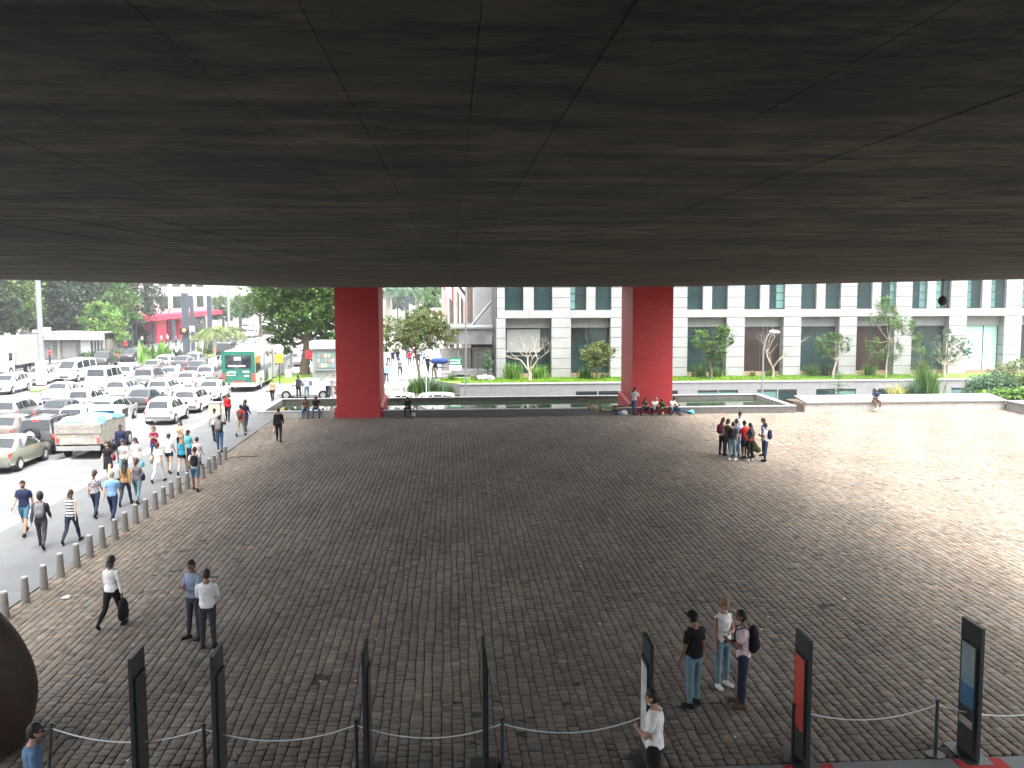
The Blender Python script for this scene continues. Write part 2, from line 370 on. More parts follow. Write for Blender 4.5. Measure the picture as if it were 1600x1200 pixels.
# ------------------------------------------------------------------ planter bench at right
pb = empty('planter_bench', (22.0, 58.0, 0), label='long pale stone bench planter with grey panels under its sloping seat at right', cat='bench')
bx0, bx1 = 21.9, 34.75; yb = 57.95
k = 0; x = bx0
while x < bx1-.1:
    x2 = min(x+1.62, bx1); boxpart('stone_panel', x-22+.006, x2-22-.006, -.05, .3, -.05, .53, M_gwall2, pb); x = x2
b = MB(); x = bx0
b.add([(-.12, -.15, .535), (bx1-22+.1, -.15, .535), (bx1-22+.1, 1.9, .72), (-.12, 1.9, .72), (-.12, -.15, .61), (bx1-22+.1, -.15, .61), (bx1-22+.1, 1.9, .84), (-.12, 1.9, .84)],
      [(3, 2, 1, 0), (4, 5, 6, 7), (0, 1, 5, 4), (1, 2, 6, 5), (2, 3, 7, 6), (3, 0, 4, 7)]); b.build('seat_slab', mk('pale_bench_stone', (.16, .155, .147), .7, .08, 2, bump=.08), pb)
M_tile = mk('brown_stone_tile', (.24, .19, .155), .8, .25, 4, bump=.2)
for i in range(3):
    for j in range(2): boxpart('end_tile', -.16, -.1, -.02+i*.64, .60+i*.64, -.04+j*.28, .23+j*.28, M_tile, pb)
b = MB(); b.box(0, bx1-22, .35, 1.9, -2, .38); b.build('core', M_gwall2, pb)
# return wall towards the camera
for i in range(6):
    y1_ = yb-.1-i*1.55
    boxpart('stone_panel', bx1-22+.02, bx1-22+.35, y1_-58-1.54, y1_-58, -.05, .53, M_gwall2, pb)
b = MB(); b.box(bx1-22-.12, bx1-22+2, -9.5, -.16, .535, .61); b.build('seat_slab', MATS['pale_bench_stone'], pb)
b = MB(); b.box(bx0+.2, 60, 59.85, 62.1, -2, .35); b.box(34.9+.3, 60, 47, 59.84, -.2, .3); tag(b.build('planting_soil', M_soil), kind='structure')
# ================================================================== STONE BUILDING AT RIGHT
YF = 78.3; GZ = 0.47
bld = empty('stone_building', (10, YF, 0), label='white stone clad office building with tall dark ground floor windows behind the lawn at right', cat='building')
def B(name, x0, x1, y0, y1, z0, z1, m, parent=bld, off=(10, YF, 0)):
    return boxpart(name, x0-off[0], x1-off[0], y0-off[1], y1-off[1], z0-off[2], z1-off[2], m, parent)
def BX(px): return onY(px, 540, YF).x
def BZ(py): return onY(1150, py, YF).z
opn = [(790, 862), (892, 954), (984, 1045), (1074, 1135), (1163, 1224), (1251, 1311), (1338, 1397), (1424, 1482), (1509, 1568), (1595, 1655), (1682, 1742)]
rowz = [GZ] + [BZ(p) for p in (573.6, 557.6, 542, 526.2, 510.6, 495.5, 479.2, 463, 447)]
pitch = rowz[5]-rowz[4]
while rowz[-1] < 13.2: rowz.append(rowz[-1]+pitch)
# piers
pe = [775]+[v for o in opn for v in o]; edges = [(776, 790)]+[(opn[i][1], opn[i+1][0]) for i in range(len(opn)-1)]
zl = rowz[6]         # top of the ground floor openings (soffit of the lintel band)
for (a, b_) in edges:
    x0, x1 = BX(a), BX(b_)
    for z0, z1 in zip(rowz[:6], rowz[1:7]): B('stone_panel', x0, x1, YF, YF+1.05, z0+.017, z1-.017, M_white)
for fl in range(2):   # two upper floors
    zb = rowz[6]+fl*pitch*4.0
    for (a, b_) in edges:
        x0, x1 = BX(a+1), BX(b_-1)
        for r in range(4): B('stone_panel', x0, x1, YF, YF+.5, zb+r*pitch+.017, zb+(r+1)*pitch-.017, M_white)
    for i, (a, b_) in enumerate(opn):
        x0, x1 = BX(a-1)+.006, BX(b_+1)-.006
        xm0, xm1 = x0+(x1-x0)*.39, x0+(x1-x0)*.61; sill = zb+pitch*.76
        B('stone_panel', x0, (x0+x1)/2-.006, YF+.004, YF+.5, zb+.008, sill, M_white); B('stone_panel', (x0+x1)/2+.006, x1, YF+.004, YF+.5, zb+.008, sill, M_white)
        for r in range(3):
            B('mullion_panel', xm0, xm1, YF+.02, YF+.5, (sill if r == 0 else zb+(r+1)*pitch)+.006, zb+(r+2)*pitch-.008, M_white)
        for s, (u0, u1) in enumerate(((x0, xm0), (xm1, x1))):
            wn = B('window', u0, u1, YF+.34, YF+.38, sill, zb+4*pitch, M_glass)
            for zc in (sill+.04, sill+pitch*1.55, zb+4*pitch-.04):
                boxpart('frame', -(u1-u0)/2, (u1-u0)/2, -.06, -.021, zc-.02-sill, zc+.02-sill, M_dark, wn)
            if random.random() < .6:
                sx = random.choice((-1, 1)); wdt = (u1-u0)*random.uniform(.25, .5)
                c0 = -(u1-u0)/2 if sx < 0 else (u1-u0)/2-wdt
                for j in range(4): boxpart('pane', c0+.02, c0+wdt-.02, -.05, -.024, .1+j*.66, .7+j*.66, M_glass2, wn)
    B('floor_core', BX(776), BX(1742), YF+.52, YF+1.2, zb, zb+4*pitch, M_dark)
B('parapet', BX(776), BX(1742), YF-.1, YF+1.2, zb+4*pitch+.01, zb+4*pitch+.7, M_white)
# ground floor glazing, set back
for i, (a, b_) in enumerate(opn):
    x0, x1 = BX(a), BX(b_)
    for k in range(2): B('soffit_panel', x0+(x1-x0)*k/2+.006, x0+(x1-x0)*(k+1)/2-.006, YF+.75, YF+1.3, zl-pitch, zl-.006, M_soffit)
    z0, z1 = GZ+.28, zl-pitch
    B('plinth_panel', x0, x1, YF+.8, YF+1.2, GZ-.05, z0-.01, mk('red_brown_stone', (.26, .17, .12), .8, .25, 3))
    mm = M_glass3 if i in (8,) else (mk('smoked_glass', (.035, .022, .02), .08, .3, .5, spec=.6) if i in (4, 6) else M_glass)
    parts = [(0, .5), (.5, 1)] if i != 8 else [(0, .12), (.12, .62), (.62, 1)]
    for q, (s0, s1) in enumerate(parts):
        mq = M_glass2 if (i == 8 and q == 0) or (i == 3 and q == 0 and False) else mm
        pn = B('glass_pane', x0+(x1-x0)*s0+.03, x0+(x1-x0)*s1-.03, YF+.98, YF+1.01, z0, z1, mq)
        wpx = (x1-x0)*(s1-s0)
        boxpart('frame', wpx/2-.06, wpx/2, -.06, .03, 0, z1-z0, M_dark, pn)
    if i == 0:   # white panel imitates the bright reflection in the first bay, with a planter hedge on a rail
        B('wall_panel', x0+.15, x0+(x1-x0)*.77, YF+.90, YF+.95, GZ+2.05, GZ+3.95, M_white)
        B('rail', x0+.15, x0+(x1-x0)*.77, YF+.86, YF+.9, GZ+1.72, GZ+1.78, M_steel)
B('floor_core', BX(776), BX(1742), YF+1.32, YF+9, -2.5, 13.2, M_dark)
# retaining wall and lawn in front
rw = empty('retaining_wall', (15, 73.4, 0), label='long low pale retaining wall with narrow basement windows holding the lawn', cat='wall')
def R_(name, x0, x1, y0, y1, z0, z1, m): return boxpart(name, x0-15, x1-15, y0-73.4, y1-73.4, z0, z1, m, rw)
M_rw = mk('pale_render', (.19, .192, .195), .8, .08, 1.5, bump=.05)
YR = 73.3
x = .6; k = 0
zt_ = .42
while x < 60:
    x2 = x+2.35; R_('wall_panel', x+.004, x2-.004, YR, YR+.3, -.18, zt_, M_rw); R_('coping', x+.004, x2-.004, YR-.06, YR+.36, zt_+.003, zt_+.09, M_cope); x = x2
wins = [(900, 933), (935, 966), (1046, 1059), (1090, 1121), (1123, 1153), (1183, 1214), (1216, 1245), (1275, 1305), (1307, 1337), (1363, 1395), (1486, 1510)]
wx = sorted([(onY(a, 620, YR).x, onY(b_, 620, YR).x) for a, b_ in wins]); px_ = .6
for a, b_ in wx+[(60, 60)]:
    if a-px_ > .02: R_('wall_panel', px_, a, YR, YR+.3, -2.9, -.186, M_rw)
    if b_ > a:
        pn = R_('window', a, b_, YR+.1, YR+.14, -1.5, -.186, M_glass2 if random.random() < .6 else M_glass); boxpart('frame', -(b_-a)/2, (b_-a)/2, -.05, -.021, 1.17, 1.27, M_dark, pn)
        R_('wall_panel', a, b_, YR, YR+.3, -2.9, -1.51, M_rw)
    px_ = b_
# lawn: wedge to the left end plus strip
V = [(.66, YR+.36, .46), (60, YR+.36, .46), (60, YF+.9, .47), (.0, YF+.9, .47), (-1.1, YF-.3, .47), (-1.2, YF-1.3, .46), (-.6, YF-2.9, .46)]
V2 = [(a, b_, -1.6) for a, b_, c in V]
me = D.meshes.new('lawn'); me.from_pydata(V+V2, [], [(0, 1, 2, 3, 4, 5, 6)]+[((i+1) % 7, i, 7+i, 7+(i+1) % 7) for i in range(7)])
lw = link('lawn', me, [M_grass, M_rw]); me.polygons.foreach_set('material_index', [0]+[1]*7); tag(lw, kind='structure')
# grass blades
def blades(name, pts, h, wdt, mat, lean=.3, parent=None, tintv=.25, loc=(0, 0, 0)):
    k = len(pts); P = np.asarray(pts, float); an = RNG.random(k)*6.283; hh = h*RNG.uniform(.5, 1.15, k)
    dx, dy = np.cos(an), np.sin(an); l1 = RNG.uniform(.1, 1, k)*lean*hh
    a_ = P+np.stack([-dy*wdt, dx*wdt, 0*dx], 1); b_ = P+np.stack([dy*wdt, -dx*wdt, 0*dx], 1)
    m1 = P+np.stack([dx*l1*.35, dy*l1*.35, hh*.6], 1); e_ = P+np.stack([dx*l1, dy*l1, hh], 1)
    ma = m1+np.stack([-dy*wdt*.8, dx*wdt*.8, 0*dx], 1); mb = m1-np.stack([-dy*wdt*.8, dx*wdt*.8, 0*dx], 1)
    V = np.stack([a_, b_, mb, ma, e_], 1).reshape(-1, 3); i = (np.arange(k)*5)[:, None]
    F = np.concatenate([i+np.array([[0, 1, 2]]), i+np.array([[0, 2, 3]]), i+np.array([[3, 2, 4]])])
    t = np.repeat(np.clip(RNG.normal(1, tintv, k), .5, 1.7), 5)[:, None]*np.ones(3)
    return link(name, npmesh(name, V, F, t), mat, parent, loc)
gp = [(random.uniform(.7, 38), random.uniform(YR+.4, YF-.05), .46) for _ in range(26000)]+[(random.uniform(-.9, 1), random.uniform(YF-2.3, YF-.4), .46) for _ in range(900)]
tag(blades('grass', gp, .09, .02, leafmat('grass_blade', (.12, .22, .02)), .6), 'short bright green grass of the lawn strip', 'grass', kind='stuff')
# ================================================================== VEGETATION
def leafcloud(blobs, n, size, flat=.35, droop=0.0, clump=.35):
    """leaf quads in clumps spread over ellipsoids; blobs = [(c, r), ...]"""
    vol = np.array([r[0]*r[1]*r[2] for c, r in blobs])**.75; pb = vol/vol.sum(); nc = max(12, n//26)
    bi = RNG.choice(len(blobs), nc, p=pb); C_ = np.array([c for c, r in blobs])[bi]; R_a = np.array([r for c, r in blobs])[bi]
    d = RNG.normal(size=(nc, 3)); d /= np.linalg.norm(d, axis=1)[:, None]; rad = RNG.uniform(.35, 1.05, nc)**.6
    cc = C_+d*R_a*rad[:, None]; cs = clump*RNG.uniform(.5, 1.3, nc)*np.mean(R_a, 1)*.75; ct = np.clip(RNG.normal(1, .26, nc), .5, 1.7)
    ci = RNG.integers(0, nc, n); P = cc[ci]+RNG.normal(size=(n, 3))*cs[ci][:, None]*np.array([.55, .55, .38])
    P[:, 2] -= droop*RNG.random(n)
    nrm = RNG.normal(size=(n, 3))+np.array([0, 0, 1.1]); nrm /= np.linalg.norm(nrm, axis=1)[:, None]
    t = np.cross(nrm, RNG.normal(size=(n, 3))); t /= np.linalg.norm(t, axis=1)[:, None]; bt = np.cross(nrm, t)
    s = size*RNG.uniform(.6, 1.4, n)[:, None]
    V = np.stack([P-t*s, P-bt*s*flat, P+t*s, P+bt*s*flat], 1).reshape(-1, 3); F = np.arange(n*4).reshape(-1, 4)
    tint = np.repeat(ct[ci]*np.clip(RNG.normal(1, .12, n), .6, 1.5), 4)[:, None]*np.array([1, 1, 1.])
    tint[:, 0] *= np.repeat(RNG.uniform(.85, 1.25, nc)[ci], 4)
    return V, F, tint
def limbs(b, p, d, L, r, depth, spread=.7, up=.25, shrink=.72):
    pts = [p]; rr = [r]; q = Vector(p); dd = Vector(d).normalized(); k = 4
    for i in range(k):
        dd = (dd+Vector((random.gauss(0, .11), random.gauss(0, .11), random.gauss(0.03, .08)))).normalized(); q = q+dd*(L/k); pts.append(q.copy()); rr.append(r*(1-.38*(i+1)/k))
    b.tube(pts, rr, 7 if r > .05 else 5)
    tips = [q.copy()]
    if depth > 0:
        tips = []
        for i in range(random.choice((2, 3))):
            v = Vector((random.gauss(0, 1), random.gauss(0, 1), random.gauss(0, .5))); v = (v-dd*v.dot(dd)).normalized()
            nd = (dd+v*spread*random.uniform(.6, 1.3)+Vector((0, 0, up))).normalized()
            tips += limbs(b, q, nd, L*shrink*random.uniform(.75, 1.15), rr[-1]*.8, depth-1, spread, up, shrink)
    return tips
def tree(loc, h_trunk, r_trunk, blobs, nleaf, lsize, mat, label, cat='tree', group=None, bark=None, lean=(0, 0), name='tree', depth=3, flat=.4, droop=0):
    e = empty(name, loc, label=label, cat=cat, group=group)
    b = MB(); lm = h_trunk
    top_ = Vector((lean[0], lean[1], lm)); b.tube([(0, 0, -.3), (lean[0]*.15, lean[1]*.15, lm*.35), (lean[0]*.6, lean[1]*.6, lm*.7), top_], [r_trunk*1.35, r_trunk, r_trunk*.85, r_trunk*.75], 9)
    for c, r in blobs:
        c = Vector(c); d = c-top_; L = d.length
        mid_ = top_+d*.5+Vector((0, 0, -.12*L)); b.tube([top_, mid_, c], [r_trunk*.5, r_trunk*.32, r_trunk*.14], 6)
        for k in range(4):
            v = Vector((random.gauss(0, r[0]*.5), random.gauss(0, r[1]*.5), abs(random.gauss(0, r[2]*.5)))); b.tube([mid_, (mid_+c+v)/2, c+v], [r_trunk*.2, r_trunk*.14, r_trunk*.05], 5)
    b.build('trunk', bark or M_bark, e, smooth=True)
    V, F, t = leafcloud(blobs, nleaf, lsize, flat, droop); link('crown', npmesh('crown', V, F, t), mat, e); return e
def baretree(loc, s, label, dense=4, bark=None, sp=.6, group=None, r=.1, up=.12):
    e = empty('bare_tree', loc, label=label, cat='bare tree', group=group); b = MB()
    b.tube([(0, 0, -.2), (.05*s, 0, .35*s), (0, 0, .6*s)], [r*1.5, r*1.1, r], 8); b.build('trunk', bark or M_barkp, e, smooth=True)
    b = MB()
    for k in range(4):
        a_ = k*1.57+random.random(); limbs(b, Vector((0, 0, .55*s)), Vector((math.cos(a_)*sp*1.3, math.sin(a_)*sp*.8, 1)), .95*s, r*.62, dense-1, sp, up, .74)
    b.build('branch', bark or M_barkp, e, smooth=True); return e
def palm(loc, h, label, group, fr=14, fl=2.2, r=.16, mat=None, name='palm_tree'):
    e = empty(name, loc, label=label, cat='palm tree', group=group); b = MB()
    b.tube([(0, 0, -.2), (.1, 0, h*.5), (.05, 0, h)], [r*1.3, r, r*.8], 8); b.build('trunk', M_barkp, e, smooth=True)
    V, F, T = [], [], []
    for k in range(fr):
        a_ = k*2.4; el = random.uniform(-.1, 1.1); L = fl*random.uniform(.8, 1.1); pts = []
        for i in range(8):
            t = i/7; pts.append(Vector((math.cos(a_)*L*t*math.cos(el*(1-t*.3)), math.sin(a_)*L*t*math.cos(el*(1-t*.3)), h+L*(math.sin(el)*t-.75*t*t))))
        sd_ = Vector((-math.sin(a_), math.cos(a_), 0))
        for i in range(7):
            for s in (-1, 1):
                for q in range(3):
                    p = pts[i].lerp(pts[i+1], q/3); ll = L*.28*(1-.5*i/7); o = len(V); dn = Vector((0, 0, -ll*.55)); fw = (pts[i+1]-pts[i]).normalized()*ll*.5
                    V += [tuple(p), tuple(p+sd_*s*ll*.5+dn*.3+fw*.6), tuple(p+sd_*s*ll+dn+fw), tuple(p+(pts[i+1]-pts[i])*.3)]; F.append((o, o+1, o+2, o+3)); T += [random.uniform(.75, 1.3)]*4
    link('crown', npmesh('crown', V, F, np.array(T)[:, None]*np.ones(3)), mat or L_mid, e); return e
def tuft(loc, r, h, n, label, cat, mat, wdt=.03, lean=.7, group=None, name='spiky_plant'):
    pts = [(random.gauss(0, r*.4), random.gauss(0, r*.4), 0) for _ in range(n)]
    o = blades(name, pts, h, wdt, mat, lean, loc=loc); return tag(o, label, cat, group)
def bush(loc, blobs, n, ls, mat, label, name='bush', cat='bush', group=None, flat=.45):
    e = empty(name, loc, label=label, cat=cat, group=group); V, F, t = leafcloud(blobs, n, ls, flat); link('foliage', npmesh('foliage', V, F, t), mat, e)
    b = MB()
    for c, r in blobs[:6]: b.tube([(c[0]*.5, c[1]*.5, 0), (c[0], c[1], c[2])], [.05, .02], 5)
    b.build('stem', M_bark, e); return e
def P(px, Y, z=GZ):
    v = onY(px, 588, Y); return (v.x, Y, z)
YL = 76.6
# trees on the lawn, left to right
baretree(P(827, 76.0), 1.25, 'bare pale branching tree in front of the first window bay of the stone building', 5, sp=.75, r=.13, up=.02)
tree(P(933, 76.3), .9, .13, [((0, 0, 2.0), (1.3, 1.0, 1.1)), ((.5, 0, 2.3), (.9, .8, .8)), ((-.6, .2, 1.7), (.8, .7, .7))], 4200, .085, L_olive, 'round dense bushy tree on the lawn just left of the right red pillar')
tree(P(1112, 76.0), 1.2, .1, [((-.9, 0, 3.1), (.85, .7, .9)), ((.9, 0, 3.5), (.85, .7, .9)), ((.2, 0, 2.4), (1.0, .8, 1.0)), ((1.4, 0, 2.9), (.5, .4, .6)), ((.1, 0, 1.4), (.7, .5, .6))], 4200, .085, L_mid, 'leafy green tree on the lawn just right of the right red pillar', lean=(-.2, 0))
baretree(P(1207, 76.0), 1.45, 'bare leafless tree before the dark window behind the curved street lamp', 5, sp=.55, r=.09)
tree(P(1301, 76.0), 1.4, .09, [((-.9, 0, 2.9), (.7, .6, .7)), ((.1, 0, 3.2), (.6, .5, .6)), ((1.0, 0, 2.6), (.6, .5, .6)), ((-.5, 0, 2.0), (.8, .6, .6)), ((.9, .1, 3.2), (.45, .4, .4))], 3300, .075, L_mid, 'sparse green tree with several rounded clumps between two wide piers', lean=(.3, 0), bark=M_barkp)
tree(P(1384, 75.4), 3.0, .07, [((-.3, 0, 6.0), (.8, .6, .9)), ((.3, 0, 5.1), (1.0, .8, .9)), ((-1.1, 0, 4.9), (.6, .5, .5)), ((1.5, 0, 4.4), (1.0, .7, .8)), ((-1.2, 0, 3.0), (.7, .5, .6)), ((-.6, 0, 1.9), (.8, .6, .7)), ((.5, 0, 2.4), (.8, .6, 1.0)), ((2.6, 0, 3.3), (.7, .5, .6)), ((2.9, 0, 2.2), (.5, .4, .6))], 6500, .1, L_mid, 'tall thin airy tree on the lawn reaching above the first floor sill', lean=(.2, 0), bark=M_barkp, flat=.22, droop=.5)
tree(P(1475, 75.6), 1.0, .16, [((-.7, 0, 2.6), (.5, .5, .8)), ((-.9, 0, 1.7), (.6, .5, .5)), ((.2, 0, 3.5), (.4, .4, .5)), ((.9, 0, 2.8), (.6, .5, .6)), ((1.7, 0, 2.5), (.55, .5, .6)), ((2.0, 0, 1.9), (.4, .4, .4)), ((.4, 0, 1.7), (.8, .6, .5))], 3400, .075, L_blue, 'low spreading tree with thick forked trunk near the pale aqua window', bark=M_barkp)
# plants against the windows
for k, (px, n, r, h, lab, mt) in enumerate([
        (800, 230, 1.0, 1.3, 'bushy green strap-leaved plant at the left foot of the first window bay', L_lite), (845, 220, 1.1, 1.1, 'strap-leaved plant right of the bare tree at the first window bay', L_lite),
        (915, 150, 1.0, .9, 'low strap-leaved plant under the window left of the right red pillar', L_mid), (945, 60, .6, .5, 'small low plant beside the pier left of the right red pillar', L_mid),
        (1093, 160, .9, 1.1, 'clump of strap leaves at the window just right of the right red pillar', L_mid), (1120, 120, .8, .9, 'small strap-leaved clump behind the leafy tree right of the red pillar', L_mid),
        (1175, 50, .4, .5, 'tiny reddish plant at the window left of the bare tree', L_olive), (1203, 70, .6, .6, 'small plant at the foot of the bare tree by the street lamp', L_mid),
        (1268, 150, .9, 1.0, 'green strap-leaved clump under the dark window left of the clumpy tree', L_mid), (1290, 120, .8, 1.1, 'dark strap-leaved clump at the foot of the clumpy tree', L_dark),
        (1358, 140, .8, 1.0, 'green strap-leaved clump at the foot of the tall airy tree', L_mid), (1440, 150, .8, 1.4, 'olive strap-leaved clump at the window left of the spreading tree', L_olive),
        (706, 60, .5, .5, 'small round tuft at the left tip of the lawn', L_mid), (741, 60, .5, .45, 'olive tuft in the middle of the left lawn tip', L_olive), (757, 50, .5, .4, 'small low tuft on the lawn by the pale rocks', L_lite)]):
    tuft(P(px, 77.7 if px > 760 else 76.9), r*.75, h, n, lab, 'plant', mt, .028, .75, 'low plants along the foot of the stone building')
tree(P(762, 77.6), .7, .05, [((0, 0, 1.6), (.35, .3, .8)), ((0, 0, 1.0), (.4, .35, .5))], 1500, .09, L_blue, 'narrow upright shrub beside the corner pier of the stone building', cat='shrub', flat=.2)
for k, (px, s) in enumerate(((750, .3), (758, .36), (766, .3))):
    b = MB(); b.ell((0, 0, s*.4), (s*1.2, s, s*.8), 9, 6); me = b.mesh('rock')
    for v in me.vertices: v.co += Vector((random.gauss(0, .03), random.gauss(0, .03), random.gauss(0, .03)))
    o = link('rock', me, M_cope, loc=P(px, 76.9-.2*k)); tag(o, ['leftmost pale rock beside the corner pier on the lawn', 'middle and biggest pale rock beside the corner pier on the lawn', 'rightmost pale rock right at the foot of the corner pier'][k], 'rock', 'pale rocks by the corner pier')
# planter plants at right
e = empty('young_fir', (at(1308, 616, .78).x, 60.6, .3), label='young fir-like tree with tiered feathery branches behind the left part of the planter bench', cat='tree')
b = MB(); b.tube([(0, 0, 0), (0, 0, 2.0)], [.035, .012], 6); b.build('trunk', M_bark, e)
V, F, T = [], [], []
for k in range(9):
    z = .25+k*.2; L = 1.05*(1-k/11)
    for j in range(7):
        a_ = j*.9+k*.5; dv = Vector((math.cos(a_), math.sin(a_), 0)); sd_ = Vector((-dv.y, dv.x, 0))
        for i in range(8):
            t = i/8; p = dv*L*t+Vector((0, 0, z+.28*t-.33*t*t))
            for s in (-1, 1):
                o = len(V); w_ = .1*(1.1-t); V += [tuple(p), tuple(p+dv*.03+sd_*s*w_+Vector((0, 0, .02))), tuple(p+dv*.1+sd_*s*w_*.9), tuple(p+dv*.06)]; F.append((o, o+1, o+2, o+3)); T += [random.uniform(.8, 1.3)]*4
link('crown', npmesh('crown', V, F, np.array(T)[:, None]*np.ones(3)), L_blue, e)
tuft((at(1403, 616, .78).x, 60.5, .3), .5, 1.15, 130, 'yellow striped spiky plant in the planter right of the seated man', 'plant', L_yel, .03, 1.0)
tuft((at(1428, 616, .78).x, 60.7, .3), .5, 1.35, 130, 'blue-green spiky plant beside the yellow striped plant', 'plant', L_blue, .035, .8)
tuft((at(1453, 616, .78).x, 60.8, .3), .75, 2.2, 420, 'tall dense clump of sword-like leaves in the middle of the planter', 'plant', L_mid, .035, .6)
for k, (px, Yb, r, h, mt, ls, n, lab) in enumerate([(1550, 62.6, 1.7, 1.35, L_blue, .1, 4500, 'large grey-green bush with thin leaves at the right of the planter'), (1600, 63.6, 2.3, 2.1, L_olive, .1, 6000, 'big tall bush running out of the picture at the right edge'),
        (1535, 60.7, .9, .55, L_lite, .1, 2200, 'low bright leafy mound over the planter bench, left one of three'), (1570, 60.6, 1.0, .65, L_lite, .1, 2500, 'low bright leafy mound over the planter bench, middle one of three'), (1605, 60.4, 1.1, .7, L_lite, .1, 2700, 'low bright leafy mound over the planter bench, right one of three')]):
    p = at(px, 616, .5); bush((onY(px, 600, Yb).x, Yb, .3), [((0, 0, h*.6), (r, r*.6, h*.6)), ((-r*.6, 0, h*.4), (r*.6, r*.5, h*.4)), ((r*.6, .1, h*.5), (r*.6, r*.5, h*.45))], n, ls, mt, lab, group='bushes in the planter')
tuft((at(1500, 618, .5).x, 60.6, .3), .4, .5, 70, 'small brownish tuft between the sword-leaved clump and the bright mounds', 'plant', L_olive, .03, .8)
# ================================================================== AVENUE SIDE
pk = MB(); pk.box(-160, -48.5, -60, 137, -1.2, .012); tag(pk.build('park_ground', M_soil), kind='structure')
op = MB(); op.box(-120, -43.0, -60, 500, -1.2, 0.0); tag(op.build('opposite_pavement', M_side), kind='structure')
md = MB(); md.box(-31.6, -28.5, 96, 420, -.5, 0.02); md.box(-32.6, -31.9, 76, 80, -.5, .03); tag(md.build('median_strip', mk('median_grass', (.10, .17, .05), .9, .4, 2)), kind='structure')
# --- trees of the park across the avenue
k = 0
park = 'dark dense trees of the park across the avenue'
specs = [(-5, 112, 12), (22, 122, 13), (50, 118, 12), (78, 128, 13), (104, 122, 12), (132, 132, 13), (160, 127, 12), (186, 136, 12), (-40, 108, 12), (30, 145, 16), (120, 150, 16), (200, 150, 13)]
wh = ['at the left edge of the picture', 'behind the tall steel pole base', 'directly behind the tall steel pole', 'behind the left part of the flat kiosk', 'behind the middle of the flat kiosk', 'right of the middle of the kiosk, trunk showing', 'behind the pale green tree', 'nearest the white building with the red awning', 'partly outside the left edge', 'tall one in the second row at left', 'tall one in the second row above the kiosk', 'second row one meeting the white building']
for (px, Y, h), lab in zip(specs, wh):
    v = onY(px, 540, Y); s = h/12
    bl = [((random.uniform(-.6, .6), 0, h*.62), (4.2*s, 3.5*s, 3.6*s)), ((-2.4*s, -.6, h*.45), (2.8*s, 2.6*s, 2.2*s)), ((2.5*s, -.4, h*.47), (2.8*s, 2.6*s, 2.2*s)), ((0, -1.6*s, h*.36), (3.0*s, 1.8*s, 1.6*s)), ((.5, 0, h*.85), (3*s, 2.6*s, 2*s))]
    tree((v.x, Y, 0), h*.36, .34, bl, 7500, .26, L_dark if k % 3 else L_mid, 'dark leafy park tree '+lab, group=park, flat=.5); k += 1
hedge = [(px, 141+random.uniform(-3, 8)) for px in range(-60, 215, 19)]
bl = [((onY(px, 540, Y).x+52, Y-141, 1.2), (2.6, 1.5, 2.3)) for px, Y in hedge]
V, F, t = leafcloud(bl, 16000, .3, .5)
tag(link('undergrowth', npmesh('undergrowth', V, F, t), L_dark, loc=(-52, 141, 0)), 'dark shady undergrowth between the trunks of the park trees', 'undergrowth', kind='stuff')
tree((onY(163, 555, 116).x, 116, 0), 2.2, .16, [((0, 0, 4.2), (2.4, 1.8, 2.0)), ((1.5, 0, 3.0), (1.7, 1.4, 1.2)), ((-.4, -.4, 5.6), (1.5, 1.2, 1.1))], 5200, .17, L_lite, 'pale green young tree at the right end of the flat-roofed park kiosk')
# flat-roofed kiosk in the park
kx = onY(110, 555, 114).x
kk = empty('park_kiosk', (kx, 114, 0), label='low flat-roofed white kiosk pavilion under the dark park trees', cat='kiosk')
def K(name, x0, x1, y0, y1, z0, z1, m): return boxpart(name, x0, x1, y0, y1, z0, z1, m, kk)
K('roof', -4.6, 4.7, -2.2, 3, 2.95, 3.1, mk('kiosk_roof', (.22, .22, .22), .8))
K('fascia', -4.6, 2.2, -2.2, -2.1, 2.25, 2.94, M_soffit); K('fascia', 2.21, 4.7, -2.25, -2.1, 2.2, 2.94, M_white)
K('wall', -3.9, 1.9, -1.2, 2.6, 0, 2.24, mk('brown_shutter_wall', (.16, .14, .12), .8, .3, 2))
for i in range(3): K('column', -3.5+i*2.6, -3.2+i*2.6, -1.35, -1.21, 0, 2.24, M_white)
for i in range(2): K('shutter', -2.9+i*2.6, -1.4+i*2.6, -1.3, -1.22, .1, 2.0, mk('grey_shutter', (.2, .2, .2), .6))
K('corner_wall', 1.91, 3.0, -1.9, 2.6, 0, 2.19, M_white)
for i in range(4): K('pillar', 3.15+i*.36, 3.33+i*.36, -1.6, -1.3, 0, 2.19, M_white if i % 2 == 0 else M_soffit)
K('back_wall', 3.01, 4.5, -1.0, 2.6, 0, 2.19, MATS['brown_shutter_wall'])
hb_ = MB(); V, F, t = leafcloud([((0, 0, .55), (2.8, .6, .5)), ((3.4, .3, .5), (2.5, .6, .45))], 2600, .14, .5)
tag(link('hedge', npmesh('hedge', V, F, t), L_mid, loc=(onY(163, 555, 112).x, 112, 0)), 'low clipped green hedge between the kiosk and the dark cars across the avenue', 'hedge')
